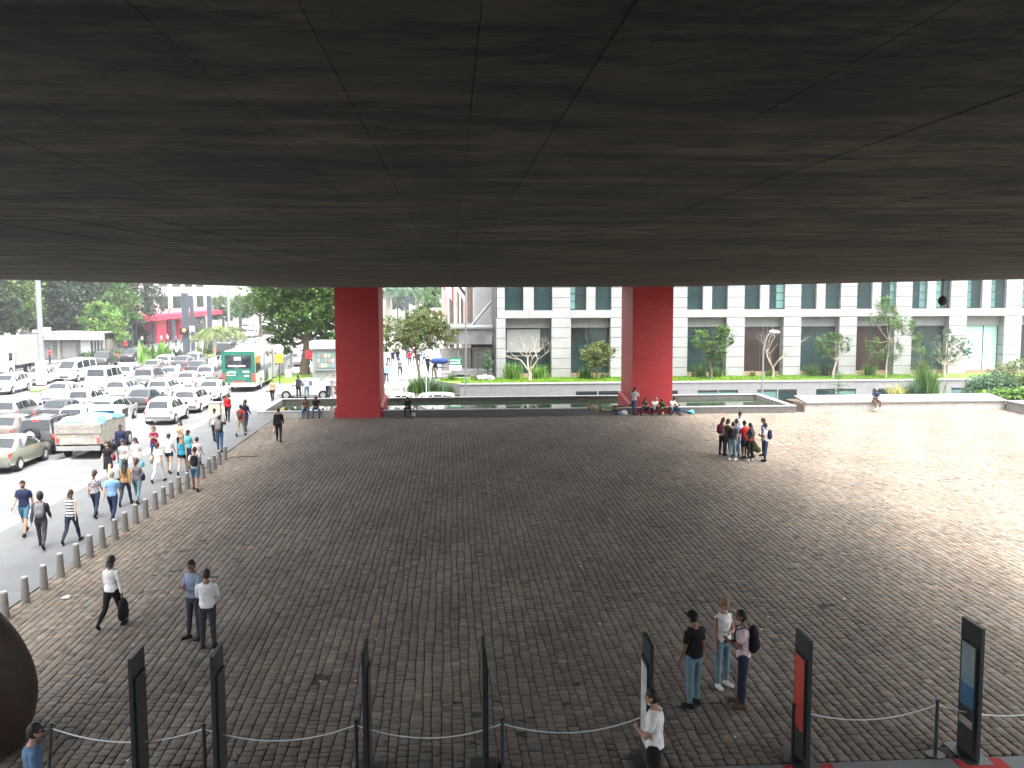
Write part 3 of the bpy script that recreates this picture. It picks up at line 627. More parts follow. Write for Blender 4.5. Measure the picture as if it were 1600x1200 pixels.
# --- buildings along the avenue
def avbuilding(name, x0, x1, y0, y1, h, mat, wmat, label, fl=3.6, bay=4.5, face='x', win=(.7, .55), first=4.6, cat='building'):
    e = empty(name, ((x0+x1)/2, (y0+y1)/2, 0), label=label, cat=cat); hx, hy = (x1-x0)/2, (y1-y0)/2
    boxpart('wall', -hx, hx, -hy, hy, 0, h, mat, e); boxpart('roof', -hx-.15, hx+.15, -hy-.15, hy+.15, h+.01, h+.5, M_soffit, e)
    z = first
    while z+fl*.7 < h:
        nyb = int((y1-y0)/bay)
        for i in range(nyb):
            c = -hy+(i+.5)*(y1-y0)/nyb; ww = bay*win[0]/2
            s = 1 if face == 'x' else -1
            wn = boxpart('window', *(sorted((s*hx+s*.003, s*hx+s*.06))), c-ww, c+ww, z+.6, z+.6+fl*win[1], wmat, e)
            for q in (0,): boxpart('frame', -.05, .05, -.04, .04, 0, fl*win[1], M_dark, wn)
        nxb = int((x1-x0)/bay)
        for i in range(nxb):
            c = -hx+(i+.5)*(x1-x0)/nxb; ww = bay*win[0]/2
            wn = boxpart('window', c-ww, c+ww, -hy-.06, -hy-.003, z+.6, z+.6+fl*win[1], wmat, e)
            boxpart('frame', -.04, .04, -.05, .05, 0, fl*win[1], M_dark, wn)
        z += fl
    return e, hx, hy
M_cream = mk('cream_render', (.36, .36, .345), .8, .06, .6)
M_awn = mk('crimson_awning', (.55, .03, .07), .6, .08, 2)
e, hx, hy = avbuilding('awning_building', -76, -46, 139, 184, 13.5, M_cream, M_glass, 'white corner building across the avenue with a long red awning over its ground floor', bay=7.5, win=(.62, .55), first=4.4)
for i in range(9): boxpart('awning_panel', hx+.02, hx+3.2, -hy+i*5+.02, -hy+(i+1)*5-.02, 3.55, 4.3, M_awn, e)
boxpart('awning_panel', hx-12, hx+3.2, -hy-2.6, -hy-.02, 3.55, 4.3, M_awn, e)
for i, y in enumerate((-hy+8, -hy+20.5, -hy+26)): boxpart('red_wall', hx+.02, hx+2.0, y, y+(5.0 if i == 0 else 1.6), 0, 3.54, M_awn, e)
for i in range(6): boxpart('shopfront', hx+.01, hx+.08, -hy+1+i*7.4, -hy+6.6+i*7.4, .2, 3.2, M_glass, e)
avbuilding('white_building', -74, -46.5, 193, 232, 24, mk('white_render', (.45, .45, .445), .8, .05, .6), M_glass, 'second white building across the avenue beyond the red awning, with few windows', bay=13, win=(.4, .3), first=5)
avbuilding('far_building', -78, -47, 240, 300, 30, M_cream, M_glass2, 'pale far building on the left side of the avenue beyond the second white one')
avbuilding('far_building', -80, -48, 310, 400, 38, M_soffit, M_glass2, 'grey hazy building furthest along the left side of the avenue')
avbuilding('far_building', 2.5, 40, 150, 200, 30, M_cream, M_glass2, 'pale building beyond the flag poles on the right side of the avenue', face='y')
avbuilding('far_building', 3, 40, 215, 300, 34, M_white, M_glass2, 'white hazy building far along the right side of the avenue', face='y')
avbuilding('far_building', -60, 30, 640, 670, 45, M_soffit, M_glass2, 'pale grey block closing the far end of the avenue', face='y', bay=6)
# brown ribbed building behind the flags
rb = empty('ribbed_building', (9, 122, 0), label='brown building front of tall vertical ribs behind the flag poles', cat='building')
boxpart('wall', -10, 12, .5, 12, 0, 16, mk('brown_wall', (.12, .095, .08), .8, .2, 1), rb)
for i in range(18): boxpart('rib', -9.9+i*1.22, -9.4+i*1.22, -.1, .49, 2, 16, mk('brown_rib', (.24, .19, .165), .8, .2, 1), rb)
# entrance canopy and walls left of the stone building
cn = empty('entrance_canopy', (3.6, 86, 0), label='flat grey entrance canopy on slim columns at the left corner of the stone building', cat='canopy')
cx0, cx1 = onY(692, 515, 85).x-3.6, onY(773, 515, 85).x-3.6
boxpart('roof_edge', cx0, cx1, -1.2, 4, 4.28, 4.46, M_cope, cn); boxpart('beam', cx0+.1, cx1, -1.0, 3.8, 3.62, 4.27, mk('canopy_beam', (.24, .25, .26), .6), cn)
for px in (771,): x_ = onY(px, 540, 85).x-3.6; boxpart('column', x_-.1, x_+.1, -.9, -.7, .3, 3.61, M_dark, cn)
for px in (700, 716): x_ = onY(px, 540, 85).x-3.6; boxpart('column', x_-.05, x_+.05, 3.2, 3.3, 2.0, 3.61, M_steel, cn)
lw_ = empty('entrance_wall', (3.6, 88, 0), label='beige panelled entrance wall under the canopy, with the green and white sign before it', cat='wall')
wx0, wx1 = onY(689, 560, 88).x-3.6, onY(771, 560, 88).x-3.6; M_bg = mk('beige_panel', (.42, .40, .37), .7, .06, 1.5)
for i in range(3):
    for j in range(2): a_, b_ = wx0+(wx1-wx0)*i/3, wx0+(wx1-wx0)*(i+1)/3; boxpart('wall_panel', a_+.008, b_-.008, 0, .2, .3+j*1.05, .3+(j+1)*1.05-.012, M_bg, lw_)
xd0, xd1 = onY(736, 560, 88).x-3.6, onY(769, 560, 88).x-3.6
boxpart('door_frame', xd0, xd0+.08, -.12, -.01, .3, 2.7, M_dark, lw_); boxpart('lintel', xd0+.081, xd1, -.12, -.01, 2.42, 2.72, M_dark, lw_)
boxpart('low_step', wx0+1, wx1-.2, -3.2, -.6, .2, .62, M_white, lw_)
bw = empty('white_wing', (5, 92, 0), label='white smooth upper wall with a sloping grey strut left of the stone building corner', cat='building')
ux0, ux1 = onY(743, 480, 90).x-5, onY(774, 480, 90).x-5
boxpart('wall', ux0, ux1, -2, 4, 4.5, 16, M_white, bw)
boxpart('inner_wall', onY(700, 480, 94).x-5, ux1, 4.1, 4.4, 2.3, 4.4, M_white, bw)
b = MB(); p0, p1 = onY(738, 507, 88), onY(769, 470, 88); b.tube([(p0.x-5, -4, p0.z), (p1.x-5, -4, p1.z)], .13, 4); b.build('strut', MATS['canopy_beam'], bw)
boxpart('side_wall', ux1+.01, ux1+1.6, -8, -1, -.5, 13, mk('pale_grey_stone', (.40, .41, .42), .7, .05, 1), bw)  # side wall has one even pale grey stone colour
# sign board on the lawn
p = onY(712, 590, 78.0)
sg = empty('green_sign', (p.x, 77.6, .46), label='green and white notice board on a post on the left tip of the lawn', cat='sign')
M_gr = mk('sign_green', (.01, .17, .10), .5, .05); M_wp = mk('sign_white', (.78, .79, .78), .5, .03)
boxpart('post', -.03, .03, .02, .06, -.1, 1.4, M_steel, sg); boxpart('board', -.48, .48, -.03, .01, .75, 1.15, M_wp, sg); boxpart('board', -.48, .48, -.035, .01, 1.153, 1.75, M_gr, sg)
b = MB()
for r, (z, segs) in enumerate(((1.50, ((-.42, -.30), (-.28, -.20), (-.18, -.10), (-.08, .02), (.04, .12), (.14, .20))), (1.28, ((-.42, -.36), (-.30, -.2), (-.18, -.08), (-.06, .06), (.08, .26))))):
    for a_, c_ in segs: b.box(a_, c_, -.045, -.037, z, z+.09)
b.add([(.30, -.04, 1.62), (.37, -.04, 1.62), (.31, -.04, 1.45), (.37, -.04, 1.28), (.30, -.04, 1.28), (.24, -.04, 1.45)], [(0, 5, 2, 1), (5, 4, 3, 2)]); b.build('lettering', M_wp, sg)
tp = onY(760, 570, 80); tb = empty('lectern_stand', (onY(747, 585, 82).x, 82, .46), label='thin dark stand with small flat top beside the entrance', cat='stand')
boxpart('post', -.03, .03, -.03, .03, 0, 1.7, M_dark, tb); boxpart('top', -.3, .35, -.1, .1, 1.71, 1.76, M_dark, tb)
for k, px in enumerate((682, 691)):
    b = MB(); q = onY(px, 575, 84)
    um = empty('blue_umbrella', (q.x, 84, 0), label=['left blue umbrella at the stall behind the small street tree', 'right blue umbrella at the stall behind the small street tree'][k], cat='umbrella', group='two small blue umbrellas')
    b.ell((0, 0, 1.5), (.55, .55, .3), 10, 6); b.build('canopy', mk('blue_cloth', (.05, .09, .32), .8), um); boxpart('pole', -.02, .02, -.02, .02, 0, 1.4, M_steel, um)
q = onY(688, 580, 84); st = empty('street_stall', (q.x+.3, 84.5, 0), label='small grey vendor table under the two blue umbrellas', cat='stall')
boxpart('table_top', -.8, .8, -.3, .3, .85, .95, M_soffit, st)
for sx in (-.7, .7): boxpart('leg', sx-.03, sx+.03, -.03, .03, 0, .849, M_steel, st)
# flags
M_fl = mk('flag_white', (.72, .72, .72), .9, .05)
for k, (px, py, desc) in enumerate(((692, 449, 'flag'), (701, 449, ''), (711, 449, 'sp'), (719, 462, ''))):
    Y = 100; v = onY(px, 511, Y); top_ = onY(px, py, Y).z+ (2.2 if desc else .2)
    e = empty('flag_pole', (v.x, Y, 0), label=['flag pole with a white and red flag, leftmost of four before the ribbed building', 'bare flag pole second from left before the ribbed building', 'flag pole with a black and white striped flag before the ribbed building', 'shorter bare flag pole, rightmost of the four'][k], cat='flag pole', group='flag poles before the ribbed building')
    b = MB(); b.tube([(0, 0, 0), (0, 0, top_)], [.09, .05], 7); b.build('pole', M_wp, e)
    if desc:
        b = MB(); n_ = 9; f0 = top_-.1
        for i in range(n_):
            t = i/(n_-1)
            for j in range(6): b.v.append((.06+t*1.0, .12*math.sin(t*7+j*.5), f0-j*.42-t*1.4*(.6+.1*j)))
        M2 = mk('flag_red', (.5, .04, .05), .9, .05) if desc == 'flag' else mk('flag_black', (.03, .03, .03), .9)
        for i in range(n_-1):
            for j in range(5): b.f.append((i*6+j, i*6+j+1, (i+1)*6+j+1, (i+1)*6+j)); b.mi.append((1 if (desc == 'sp' and j % 2) or (desc == 'flag' and (i < 2 or i > 6)) else 0))
        b.build('flag', [M_fl, M2], e)
# banner board with two red shapes above the small tree
q = onY(681, 485, 98); e = empty('banner', (q.x, 98, 0), label='white hanging banner with two red emblems above the small street tree', cat='banner')
boxpart('post', -.04, .04, .1, .18, 0, 5.0, M_steel, e); boxpart('panel', -.55, .55, .02, .06, 4.9, 5.9, M_wp, e)
b = MB(); b.add([(-.36, 0, 5.6), (-.1, 0, 5.6), (-.06, 0, 5.4), (-.2, 0, 5.15), (-.3, 0, 5.2), (-.4, 0, 5.4)], [(0, 5, 4, 3, 2, 1)]); b.add([(.28, 0, 5.62), (.4, 0, 5.5), (.3, 0, 5.18), (.18, 0, 5.3)], [(0, 3, 2, 1)]); b.build('emblem', mk('emblem_red', (.6, .03, .04), .6), e)
# big street tree, grass mound, newsstand
p = at(476, 590); TX, TY = p.x, p.y
b = MB(); b.ell((0, 0, 0), (4.2, 5, .35), 20, 8); tag(b.build('grass_mound', M_grass, loc=(TX+.4, TY-.5, -.02)), kind='structure')
tree((TX, TY, .1), 3.2, .42, [((-.5, 0, 9.5), (4.0, 3, 3.2)), ((1.6, 0, 7.8), (2.8, 2.6, 2.2)), ((-2.6, 0, 7.2), (2.0, 2, 1.9)), ((.6, -.5, 5.6), (2.6, 2.2, 1.6)), ((-1.7, -.3, 4.6), (1.7, 1.5, 1.3)), ((2.2, 0, 5.2), (1.4, 1.4, 1.5)), ((-1.9, 0, 3.0), (1.2, 1, 1.0)), ((2.4, 0, 3.6), (1.3, 1.2, 1.0))], 26000, .17, L_mid,
     'big leafy street tree on a grass mound left of the first red pillar', lean=(.35, 0), depth=3, flat=.45)
p = at(510, 596); ns = empty('newsstand', (p.x, p.y+.6, 0), label='grey newsstand with white fascia and magazine window beside the left red pillar', cat='newsstand')
def N(name, *a): return boxpart(name, *a, ns)
N('body', -1.15, 1.4, -.6, 2.4, 0, 2.75, mk('newsstand_grey', (.20, .205, .21), .5, .05)); N('fascia', -1.35, 1.5, -.85, 2.5, 2.76, 3.4, M_soffit)
N('window', -.85, .75, -.66, -.605, 1.1, 2.5, M_glass2)
for i in range(5):
    for j in range(3): boxpart('magazine', -.72+i*.3, -.49+i*.3, -.7, -.665, 1.2+j*.42, 1.54+j*.42, mk('magazine_%s' % 'abcde'[(i*3+j) % 5], [(.28, .14, .12), (.30, .27, .18), (.16, .20, .24), (.33, .31, .30), (.14, .19, .15)][(i*3+j) % 5], .5, .2, 9), ns)
N('shelf', -.9, .8, -.8, -.61, .95, 1.05, M_steel)
b = MB(); 
for i in range(8): b.box(-.7+i*.18, -.58+i*.18, -.865, -.853, 3.0, 3.12)
b.build('lettering', mk('faded_grey_print', (.35, .35, .36), .6), ns)
N('red_poster', -1.75, -1.2, -.2, -.1, 1.9, 2.6, mk('poster_red', (.5, .03, .05), .5, .1))
p = at(451, 594); e = boxpart('concrete_box', -.28, .28, -.25, .25, 0, .9, M_cream, None); e.location = (p.x, p.y, 0); tag(e, 'small cream concrete block on the pavement between the bus and the grass mound', 'block')
p = at(337, 664); e = empty('utility_cabinet', (p.x, p.y, 0), label='cream upright utility cabinet at the kerb beside the white taxi lane', cat='cabinet')
boxpart('body', -.32, .32, -.2, .25, 0, 1.25, mk('cabinet_cream', (.50, .48, .36), .6, .08), e); boxpart('lid', -.36, .36, -.24, .29, 1.255, 1.31, M_cope, e)
boxpart('door', -.27, .27, -.215, -.203, .12, 1.12, mk('cabinet_door', (.46, .44, .33), .6, .06), e)
# small street tree right of the pillar, with spiky bed
p = at(657, 592); tree((p.x, p.y-2, -.2), 2.6, .13, [((-1.5, 0, 4.6), (2.0, 1.5, 1.2)), ((.6, 0, 5.3), (2.0, 1.6, 1.1)), ((1.8, 0, 4.0), (1.5, 1.3, 1.2)), ((-.2, -.4, 3.6), (1.4, 1.2, .8)), ((-2.0, 0, 3.4), (1.2, 1, .8)), ((0, 0, 4.4), (2.2, 1.5, 1.2))], 11000, .12, L_olive,
     'small olive green street tree with thin trunk just right of the left red pillar', lean=(-.35, 0))
bd = MB(); bd.box(-2.6, .55, 73.0, 77.5, -2, -.28); tag(bd.build('planting_soil', M_soil), kind='structure')
for k, (px, h, n, mt) in enumerate(((648, 1.0, 120, L_mid), (658, 1.2, 150, L_mid), (668, 1.25, 150, L_blue), (678, 1.1, 130, L_mid), (690, .9, 110, L_blue), (700, .75, 90, L_mid))):
    q = onY(px, 605, 74.2+.2*(k % 2)); tuft((q.x, q.y, -.3-.05*k), .55, h*1.15, n, ['leftmost', 'second', 'third', 'fourth', 'fifth', 'lowest'][k]+' spiky plant of the row curving round the foot of the small street tree', 'plant', mt, .035, .5, 'row of spiky plants below the small street tree')
# palms on the median, broad-leaved plants
for k, (px, Y, h) in enumerate(((320, 123, 2.6), (335, 120, 3.0), (350, 124, 2.8), (368, 130, 2.6))):
    q = onY(px, 548, Y); palm((q.x, Y, 0), h, ['leftmost', 'tallest middle', 'third', 'last and furthest'][k]+' young feathery palm in the row on the median strip', 'young palms on the median strip', 16, 2.4, .2, L_olive)
for k, (px, Y) in enumerate(((234, 105), (253, 104), (262, 107), (277, 108))):
    q = onY(px, 565, Y); tuft((q.x, Y, 0), .8, 2.3 if k < 2 else 1.3, 26, ['tall bright broad-leaved plant, left one in the median', 'tall bright broad-leaved plant, right one in the median', 'small pale plant right of the tall broad-leaved pair', 'dark small shrub near the dark traffic post'][k], 'plant', L_lite if k < 3 else L_dark, .28, .55)
bl = [((onY(px, 548, 121).x+30, 0, .3), (1.2, 1.0, .45)) for px in range(312, 380, 9)]
V, F, t = leafcloud(bl, 2200, .13, .5); tag(link('ground_cover', npmesh('ground_cover', V, F, t), L_lite, loc=(-30, 121, 0)), 'bright low ground cover at the feet of the median palms', 'ground cover', kind='stuff')
# far avenue trees, both sides
k = 0
for px, Y, h, mt, lab in ((408, 150, 11, L_mid, 'at the right kerb above the bus'), (425, 175, 12, L_mid, 'above the bus front'), (442, 205, 12, L_mid, 'behind the big street tree crown'), (378, 200, 7, L_mid, 'before the second white building'), (350, 185, 7.5, L_mid, 'over the young palms'), (415, 330, 12, L_blue, 'far down the avenue, left'), (432, 420, 14, L_blue, 'furthest down the avenue, middle'), (400, 380, 12, L_blue, 'far down the avenue, by the white building'), (450, 300, 13, L_blue, 'far down the avenue, right'), (622, 260, 9, L_blue, 'hazy one left of the far palms'), (655, 300, 11, L_blue, 'hazy one among the far palms'), (686, 150, 9, L_mid, 'left of the flag poles'), (700, 135, 6, L_mid, 'low one behind the flag poles'), (715, 128, 5, L_mid, 'low bright one before the ribbed building'), (735, 126, 7.5, L_dark, 'right one before the ribbed building')):
    q = onY(px, 540, Y); s = h/10; tree((q.x, Y, 0), h*.35, .25, [((0, 0, h*.65), (3.0*s, 2.6*s, 3.0*s)), ((-1.6*s, 0, h*.5), (2*s, 2*s, 1.8*s)), ((1.7*s, 0, h*.48), (2*s, 2*s, 1.8*s))], 3200, .28*max(1, Y/200), mt, 'distant leafy street tree '+lab, group='distant street trees'); k += 1
for k, (px, Y, h) in enumerate(((605, 190, 8.2), (611, 215, 8.8), (636, 180, 8.0), (651, 200, 9), (661, 230, 9.5), (674, 185, 8), (683, 210, 8.5))):
    q = onY(px, 540, Y); palm((q.x, Y, 0), h, ['leftmost', 'second from left', 'third', 'fourth, central', 'fifth', 'sixth', 'rightmost'][k]+' tall hazy palm seen through the gap right of the left pillar', 'tall far palms beyond the small street tree', 16, 3.4, .3, L_blue)
# poles
def pole(name, px, py, r, h, label, cat='pole', mat=None, z=0, group=None, n=10):
    p = at(px, py, z); b = MB(); b.tube([(0, 0, -.1), (0, 0, h)], [r, r*.85], n); e = empty(name, (p.x, p.y, z), label=label, cat=cat, group=group); b.build('shaft', mat or M_steel, e); return e
e = pole('lamp_post', 67, 600, .24, 16, 'tall thick steel lamp post rising out of the picture at far left'); boxpart('sign_plate', .3, .85, -.05, .05, 4.0, 4.7, M_wp, e); boxpart('bracket', -.6, .3, -.03, .03, 4.3, 4.5, M_wp, e); boxpart('base_poster', -.4, .4, -.35, -.28, .0, 2.0, mk('pink_poster', (.60, .50, .52), .7, .3, 3), e); boxpart('orange_notice', -.1, .3, -.37, -.355, 1.3, 1.75, mk('poster_orange', (.7, .4, .2), .7), e)
pole('lamp_post', 359, 549, .2, 16, 'tall slim steel lamp post on the median behind the young palms', cat='pole')
def totem(px, py, wpx, ytop, label, light=False):
    p = at(px, py); dz = proj(p)[2]; wd = wpx/FPX*dz; h = (onY(px, ytop, p.y)).z; e = empty('dark_totem', (p.x, p.y, 0), label=label, cat='traffic post', group='dark square posts along the avenue')
    boxpart('shaft', -wd/2, wd/2, -wd/2, wd/2, 0, h, mk('totem_slate', (.045, .055, .075), .5, .1, 2), e)
    if light:
        boxpart('signal_head', -wd/2-.2, wd/2+.1, -wd/2-.3, -wd/2-.01, 2.6, 3.4, M_black, e); b = MB(); b.ell((-.05, -wd/2-.32, 3.15), (.2, .06, .2), 10, 6); b.build('red_lamp', mk('red_signal', (.8, .05, .02), .4, emit=((1, .08, .03), 3)), e)
        boxpart('round_sign', wd/2+.11, wd/2+.7, -.1, -.05, 3.0, 3.6, M_wp, e)
    return e
totem(292, 557, 9, 458, 'thick slate post with a red traffic light on the median', True); totem(302, 548, 5, 465, 'slimmer slate post just right of the traffic light post'); totem(329, 545, 6, 462, 'slate post with a small white plate above the young palms')
totem(205, 543, 6, 462, 'slate post in front of the red awning building corner'); totem(240, 537, 4, 466, 'thin dark post before the red wall of the awning building'); totem(376, 530, 4, 460, 'thin dark post far down the median by the white building'); totem(213, 540, 4, 470, 'thin post right beside the slate post at the building corner')
totem(637, 560, 6, 462, 'dark post among the far palms right of the left pillar'); totem(272, 535, 4, 500, 'short dark post before the shopfronts')
p = at(437, 600); e = empty('bus_stop_sign', (p.x, p.y, 0), label='round white bus stop sign with a yellow plate beside the green bus', cat='sign')
boxpart('post', -.04, .04, .02, .1, 0, 3.2, M_dark, e); b = MB(); b.tube([(0, 0, 2.9), (0, -.04, 2.9)], .38, 20); b.build('disc', M_wp, e); boxpart('plate', -.3, .3, -.04, 0, 1.75, 2.45, mk('sign_yellow', (.75, .42, .03), .5), e)
b = MB(); b.box(-.15, .15, -.06, -.05, 2.86, 2.93); b.build('symbol', M_dark, e)
p = onY(727.5, 618, 69.5); e = empty('thin_pole', (p.x, 69.5, -1.3), label='very thin grey pole rising from the side street behind the pool', cat='pole'); b = MB(); b.tube([(0, 0, 0), (.08, 0, 10)], [.075, .055], 8); b.build('shaft', M_steel, e)
p = onY(736, 590, 76); e = empty('thin_pole', (onY(666, 600, 68).x, 68, -1.2), label='short thin pale post behind the two parked cars in the side street', cat='pole'); b = MB(); b.tube([(0, 0, 0), (0, 0, 3.0)], .035, 6); b.build('shaft', M_wp, e)
# curved street lamp
b0 = onY(1191, 616, 69.5); tt = onY(1213, 518, 69.5); k0 = onY(1193, 545, 69.5); k1 = onY(1199, 525, 69.5)
e = empty('street_lamp', (b0.x, 69.5, -1.6), label='grey curved street lamp with one white head in front of the bare tree', cat='street lamp'); b = MB(); q = lambda v: (v.x-b0.x, 0, v.z+1.6)
b.tube([(0, 0, 0), q(b0), q(k0), q(k1), (tt.x-b0.x-.45, 0, tt.z+1.55)], [.09, .075, .06, .05, .045], 8); b.build('arm', M_steel, e, smooth=True)
b = MB(); b.ell((tt.x-b0.x-.12, 0, tt.z+1.58), (.42, .16, .12), 12, 8, Matrix.Rotation(.12, 3, 'Y')); b.build('lamp_head', M_wp, e, smooth=True)
# hanging lantern
p = at(1474, 436, RZ); q = onY(1474, 470, p.y); e = empty('hanging_lantern', (p.x, p.y, RZ), label='small dark bronze ball lantern hanging by a rod from the concrete underside at right', cat='lantern')
M_br = mk('dark_bronze', (.075, .055, .04), .6, .35, 60, metal=.3); dz = q.z-RZ
b = MB(); b.tube([(0, 0, 0), (0, 0, dz+.1)], .013, 6); b.tube([(0, 0, -.02), (0, 0, 0)], .04, 10); b.build('rod', M_br, e)
b = MB(); b.ell((0, 0, dz), (.115, .115, .13), 16, 12); b.tube([(0, 0, dz-.13), (0, 0, dz-.08)], [.035, .06], 12)
for i in range(5): z = dz-.07+i*.035; r = .1*math.sqrt(max(.05, 1-((z-dz)/.115)**2))+.004; b.tube([(0, 0, z-.004), (0, 0, z+.004)], r, 16)
b.build('globe', M_br, e, smooth=True)
# ================================================================== FOREGROUND TOTEM SIGNS, ROPE BARRIER
def panel(xn, yn, py_top, label, w_=.6, tw=.055, side=1, poster=None, base=False):
    """tall sign slab set edge-on; (xn) photo x of its near edge"""
    X = xn; e = empty('exhibition_sign', (X, yn, 0), label=label, cat='sign', group='row of tall dark exhibition signs')
    H = py_top
    boxpart('slab', -tw/2, tw/2, 0, w_, .02, H, mk('charcoal_panel', (.02, .025, .025), .5, .1, 3, spec=.4), e)
    s = side
    boxpart('mount', *sorted((s*(tw/2+.003), s*(tw/2+.035))), .06, w_-.08, .15, H-.33, mk('mount_panel', (.03, .037, .037), .5, .1, 3), e)
    if poster == 'red': boxpart('poster', *sorted((s*(tw/2+.037), s*(tw/2+.043))), .09, w_-.12, .55, H-.36, mk('poster_scarlet', (.45, .05, .03), .6, .2, 5), e)
    if poster == 'blue':
        for z0, z1, c in ((1.35, H-.36, (.22, .28, .30)), (1.18, 1.348, (.16, .28, .30)), (.82, 1.178, (.05, .13, .24))): boxpart('poster_band', *sorted((s*(tw/2+.037), s*(tw/2+.043))), .09, w_-.12, z0, z1, mk('poster_%d' % int(z0*100), c, .5, .2, 8), e)
        boxpart('label', *sorted((s*(tw/2+.037), s*(tw/2+.043))), .1, w_-.12, .5, .62, mk('label_beige', (.35, .33, .27), .6), e)
    if poster == 'pale': boxpart('poster', *sorted((s*(tw/2+.037), s*(tw/2+.043))), .06, w_-.12, .4, H-.40, mk('poster_pale', (.45, .45, .44), .5, .3, 6), e)
    boxpart('foot', -.22, .22, -.1, w_+.1, .012, .02, M_dark, e)
    if base: b_ = boxpart('red_mat', -.36, .42, -.45, w_-.48, .0125, .0185, mk('red_mat', (.30, .02, .02), .9, .2, 9), e)
    return e
def PX(px, d): return onY(px, 1100, d).x
YS = 14.15
for px, side, post, lab, bs, w_ in ((205, 1, None, 'tall dark exhibition sign, leftmost of the row and seen widest at left', False, .6), (333, 1, None, 'second tall dark exhibition sign from the left, below the two talking men', False, .6),
                        (569, 1, None, 'tall dark exhibition sign left of the middle between two barrier posts', False, .6), (757, 1, None, 'exhibition sign seen exactly edge-on as a thin dark line', False, .6),
                        (1018, -1, 'pale', 'exhibition sign with a pale poster beside the man in the white tee shirt', False, .6), (1265, -1, 'red', 'exhibition sign with a tall red poster', True, .6), (1532, -1, 'blue', 'exhibition sign with a blue picture poster at the right', True, .6)):
    panel(PX(px, YS), YS, 2.08 if px != 1532 else 2.2, lab, side=side, poster=post, base=bs, w_=w_)
posts = [(80, 1132), (318, 1133), (556, 1127), (785, 1125), (1014, 1110), (1240, 1102), (1465, 1095), (1690, 1090)]
PP = []
for k, (px, py) in enumerate(posts):
    v = at(px, py, .92); PP.append(v)
    if k == 4: continue
    e = empty('barrier_post', (v.x, v.y, 0), label=['slightly leaning black barrier post near the man in blue', 'black barrier post between the first and second signs from the left', 'black barrier post left of the third sign', 'black barrier post just right of the edge-on sign', '', 'black barrier post hidden at the red poster sign', 'black barrier post standing free on the grey strip at right', 'black barrier post beyond the right edge'][k], cat='barrier post', group='black posts of the rope barrier')
    b = MB(); tl_ = .09 if k == 0 else 0; b.tube([(-tl_, 0, 0), (0, 0, .92)], .028, 12); b.tube([(0, 0, .9), (0, 0, .95)], .034, 12); b.build('post', M_dark, e, smooth=True)
    b = MB(); b.tube([(-tl_, 0, .012), (-tl_, 0, .028)], .15, 20); b.build('base', M_dark, e, smooth=True)
M_rope = mk('grey_rope', (.6, .6, .6), .35, .05, 3, spec=.6)
rl = ['pale rope of the barrier hanging behind the leftmost sign', 'pale rope of the barrier between the second and third posts', 'pale rope of the barrier sagging in the middle of the row', 'pale rope of the barrier ending at the hand of the man in white', 'pale rope hidden behind the pale poster sign', 'pale rope sagging between the red poster sign and the free post', 'pale rope passing behind the blue poster sign']
for k in range(7):
    a_, c_ = PP[k], PP[k+1]; b = MB(); pts = []
    if k == 4: continue
    for i in range(17): t = i/16; v = a_.lerp(c_, t); sag = .22*4*t*(1-t); pts.append((v.x, v.y+.0, .86-sag))
    b.tube(pts, .0115, 8); o = b.build('rope', M_rope, smooth=True); tag(o, rl[k], 'rope', 'ropes of the barrier')
# dark rounded sculpture at the left edge
c = at(-35, 1215); e = empty('bulging_sculpture', (c.x-.86, c.y+.9, -.14), label='huge dark brown rounded sculpture cut off by the left edge of the picture', cat='sculpture')
M_sc = mk('rusty_bronze', (.050, .030, .022), .6, .35, 2.5, bump=.3, bscale=12, spec=.3)
b = MB(); vs = []; nu, nv = 40, 28
for i in range(nv+1):
    t = i/nv; z = 3.0*t; r = 1.32*(math.sin(math.pi*min(1, (t*.80+.2)))**.62) if t < 1 else 0.02
    for j in range(nu): th = 2*math.pi*j/nu; vs.append((r*math.cos(th)*(1+.04*math.sin(3*th+z)), r*.9*math.sin(th), z))
b.add(vs, [(i*nu+j, i*nu+(j+1) % nu, (i+1)*nu+(j+1) % nu, (i+1)*nu+j) for i in range(nv) for j in range(nu)]); b.build('body', M_sc, e, smooth=True)
# bollards
bp = MB(); bp.tube([(0, 0, -.02), (0, 0, .60)], [.108, .078], 14); meb = bp.mesh('shaft', True); meb.materials.append(mk('bollard_steel', (.16, .15, .14), .6, .25, 7, metal=.1))
bc = MB(); bc.tube([(0, 0, .601), (0, 0, .64)], [.078, .072], 14); mec = bc.mesh('cap', True); mec.materials.append(M_cope)
bpx = [(8, 966), (40, 941), (69, 921), (95, 901), (120, 885), (141, 870), (160, 855), (180, 843), (196, 831), (212, 818), (228, 809), (243, 797), (256, 788), (268, 779), (280, 771), (293, 764), (317, 748), (327, 740), (335, 734), (343, 726), (352, 719)]
od = ['first', 'second', 'third', 'fourth', 'fifth', 'sixth', 'seventh', 'eighth', 'ninth', 'tenth', 'eleventh', 'twelfth', 'thirteenth', 'fourteenth', 'fifteenth', 'sixteenth', 'seventeenth', 'eighteenth', 'nineteenth', 'twentieth', 'last']
for k, (px, py) in enumerate(bpx):
    p = at(px, py); e = empty('bollard', (p.x, p.y, 0), label='grey tapered metal bollard, %s of the row counted from the nearest' % od[k], cat='bollard', group='row of bollards between pavement and plaza')
    for nm, me_ in (('shaft', meb), ('cap', mec)): o = D.objects.new(nm, me_); COL.objects.link(o); o.parent = e
p = at(358, 716); b = MB(); b.tube([(0, 0, .03), (.35, .1, .04), (.7, .25, .03), (.95, .2, .03), (1.2, .4, .02)], .02, 5); b.tube([(.35, .1, .04), (.45, -.1, .02)], .015, 5); tag(b.build('cable', M_black, loc=p), 'dark loose cable lying on the setts beside the last bollard', 'cable')
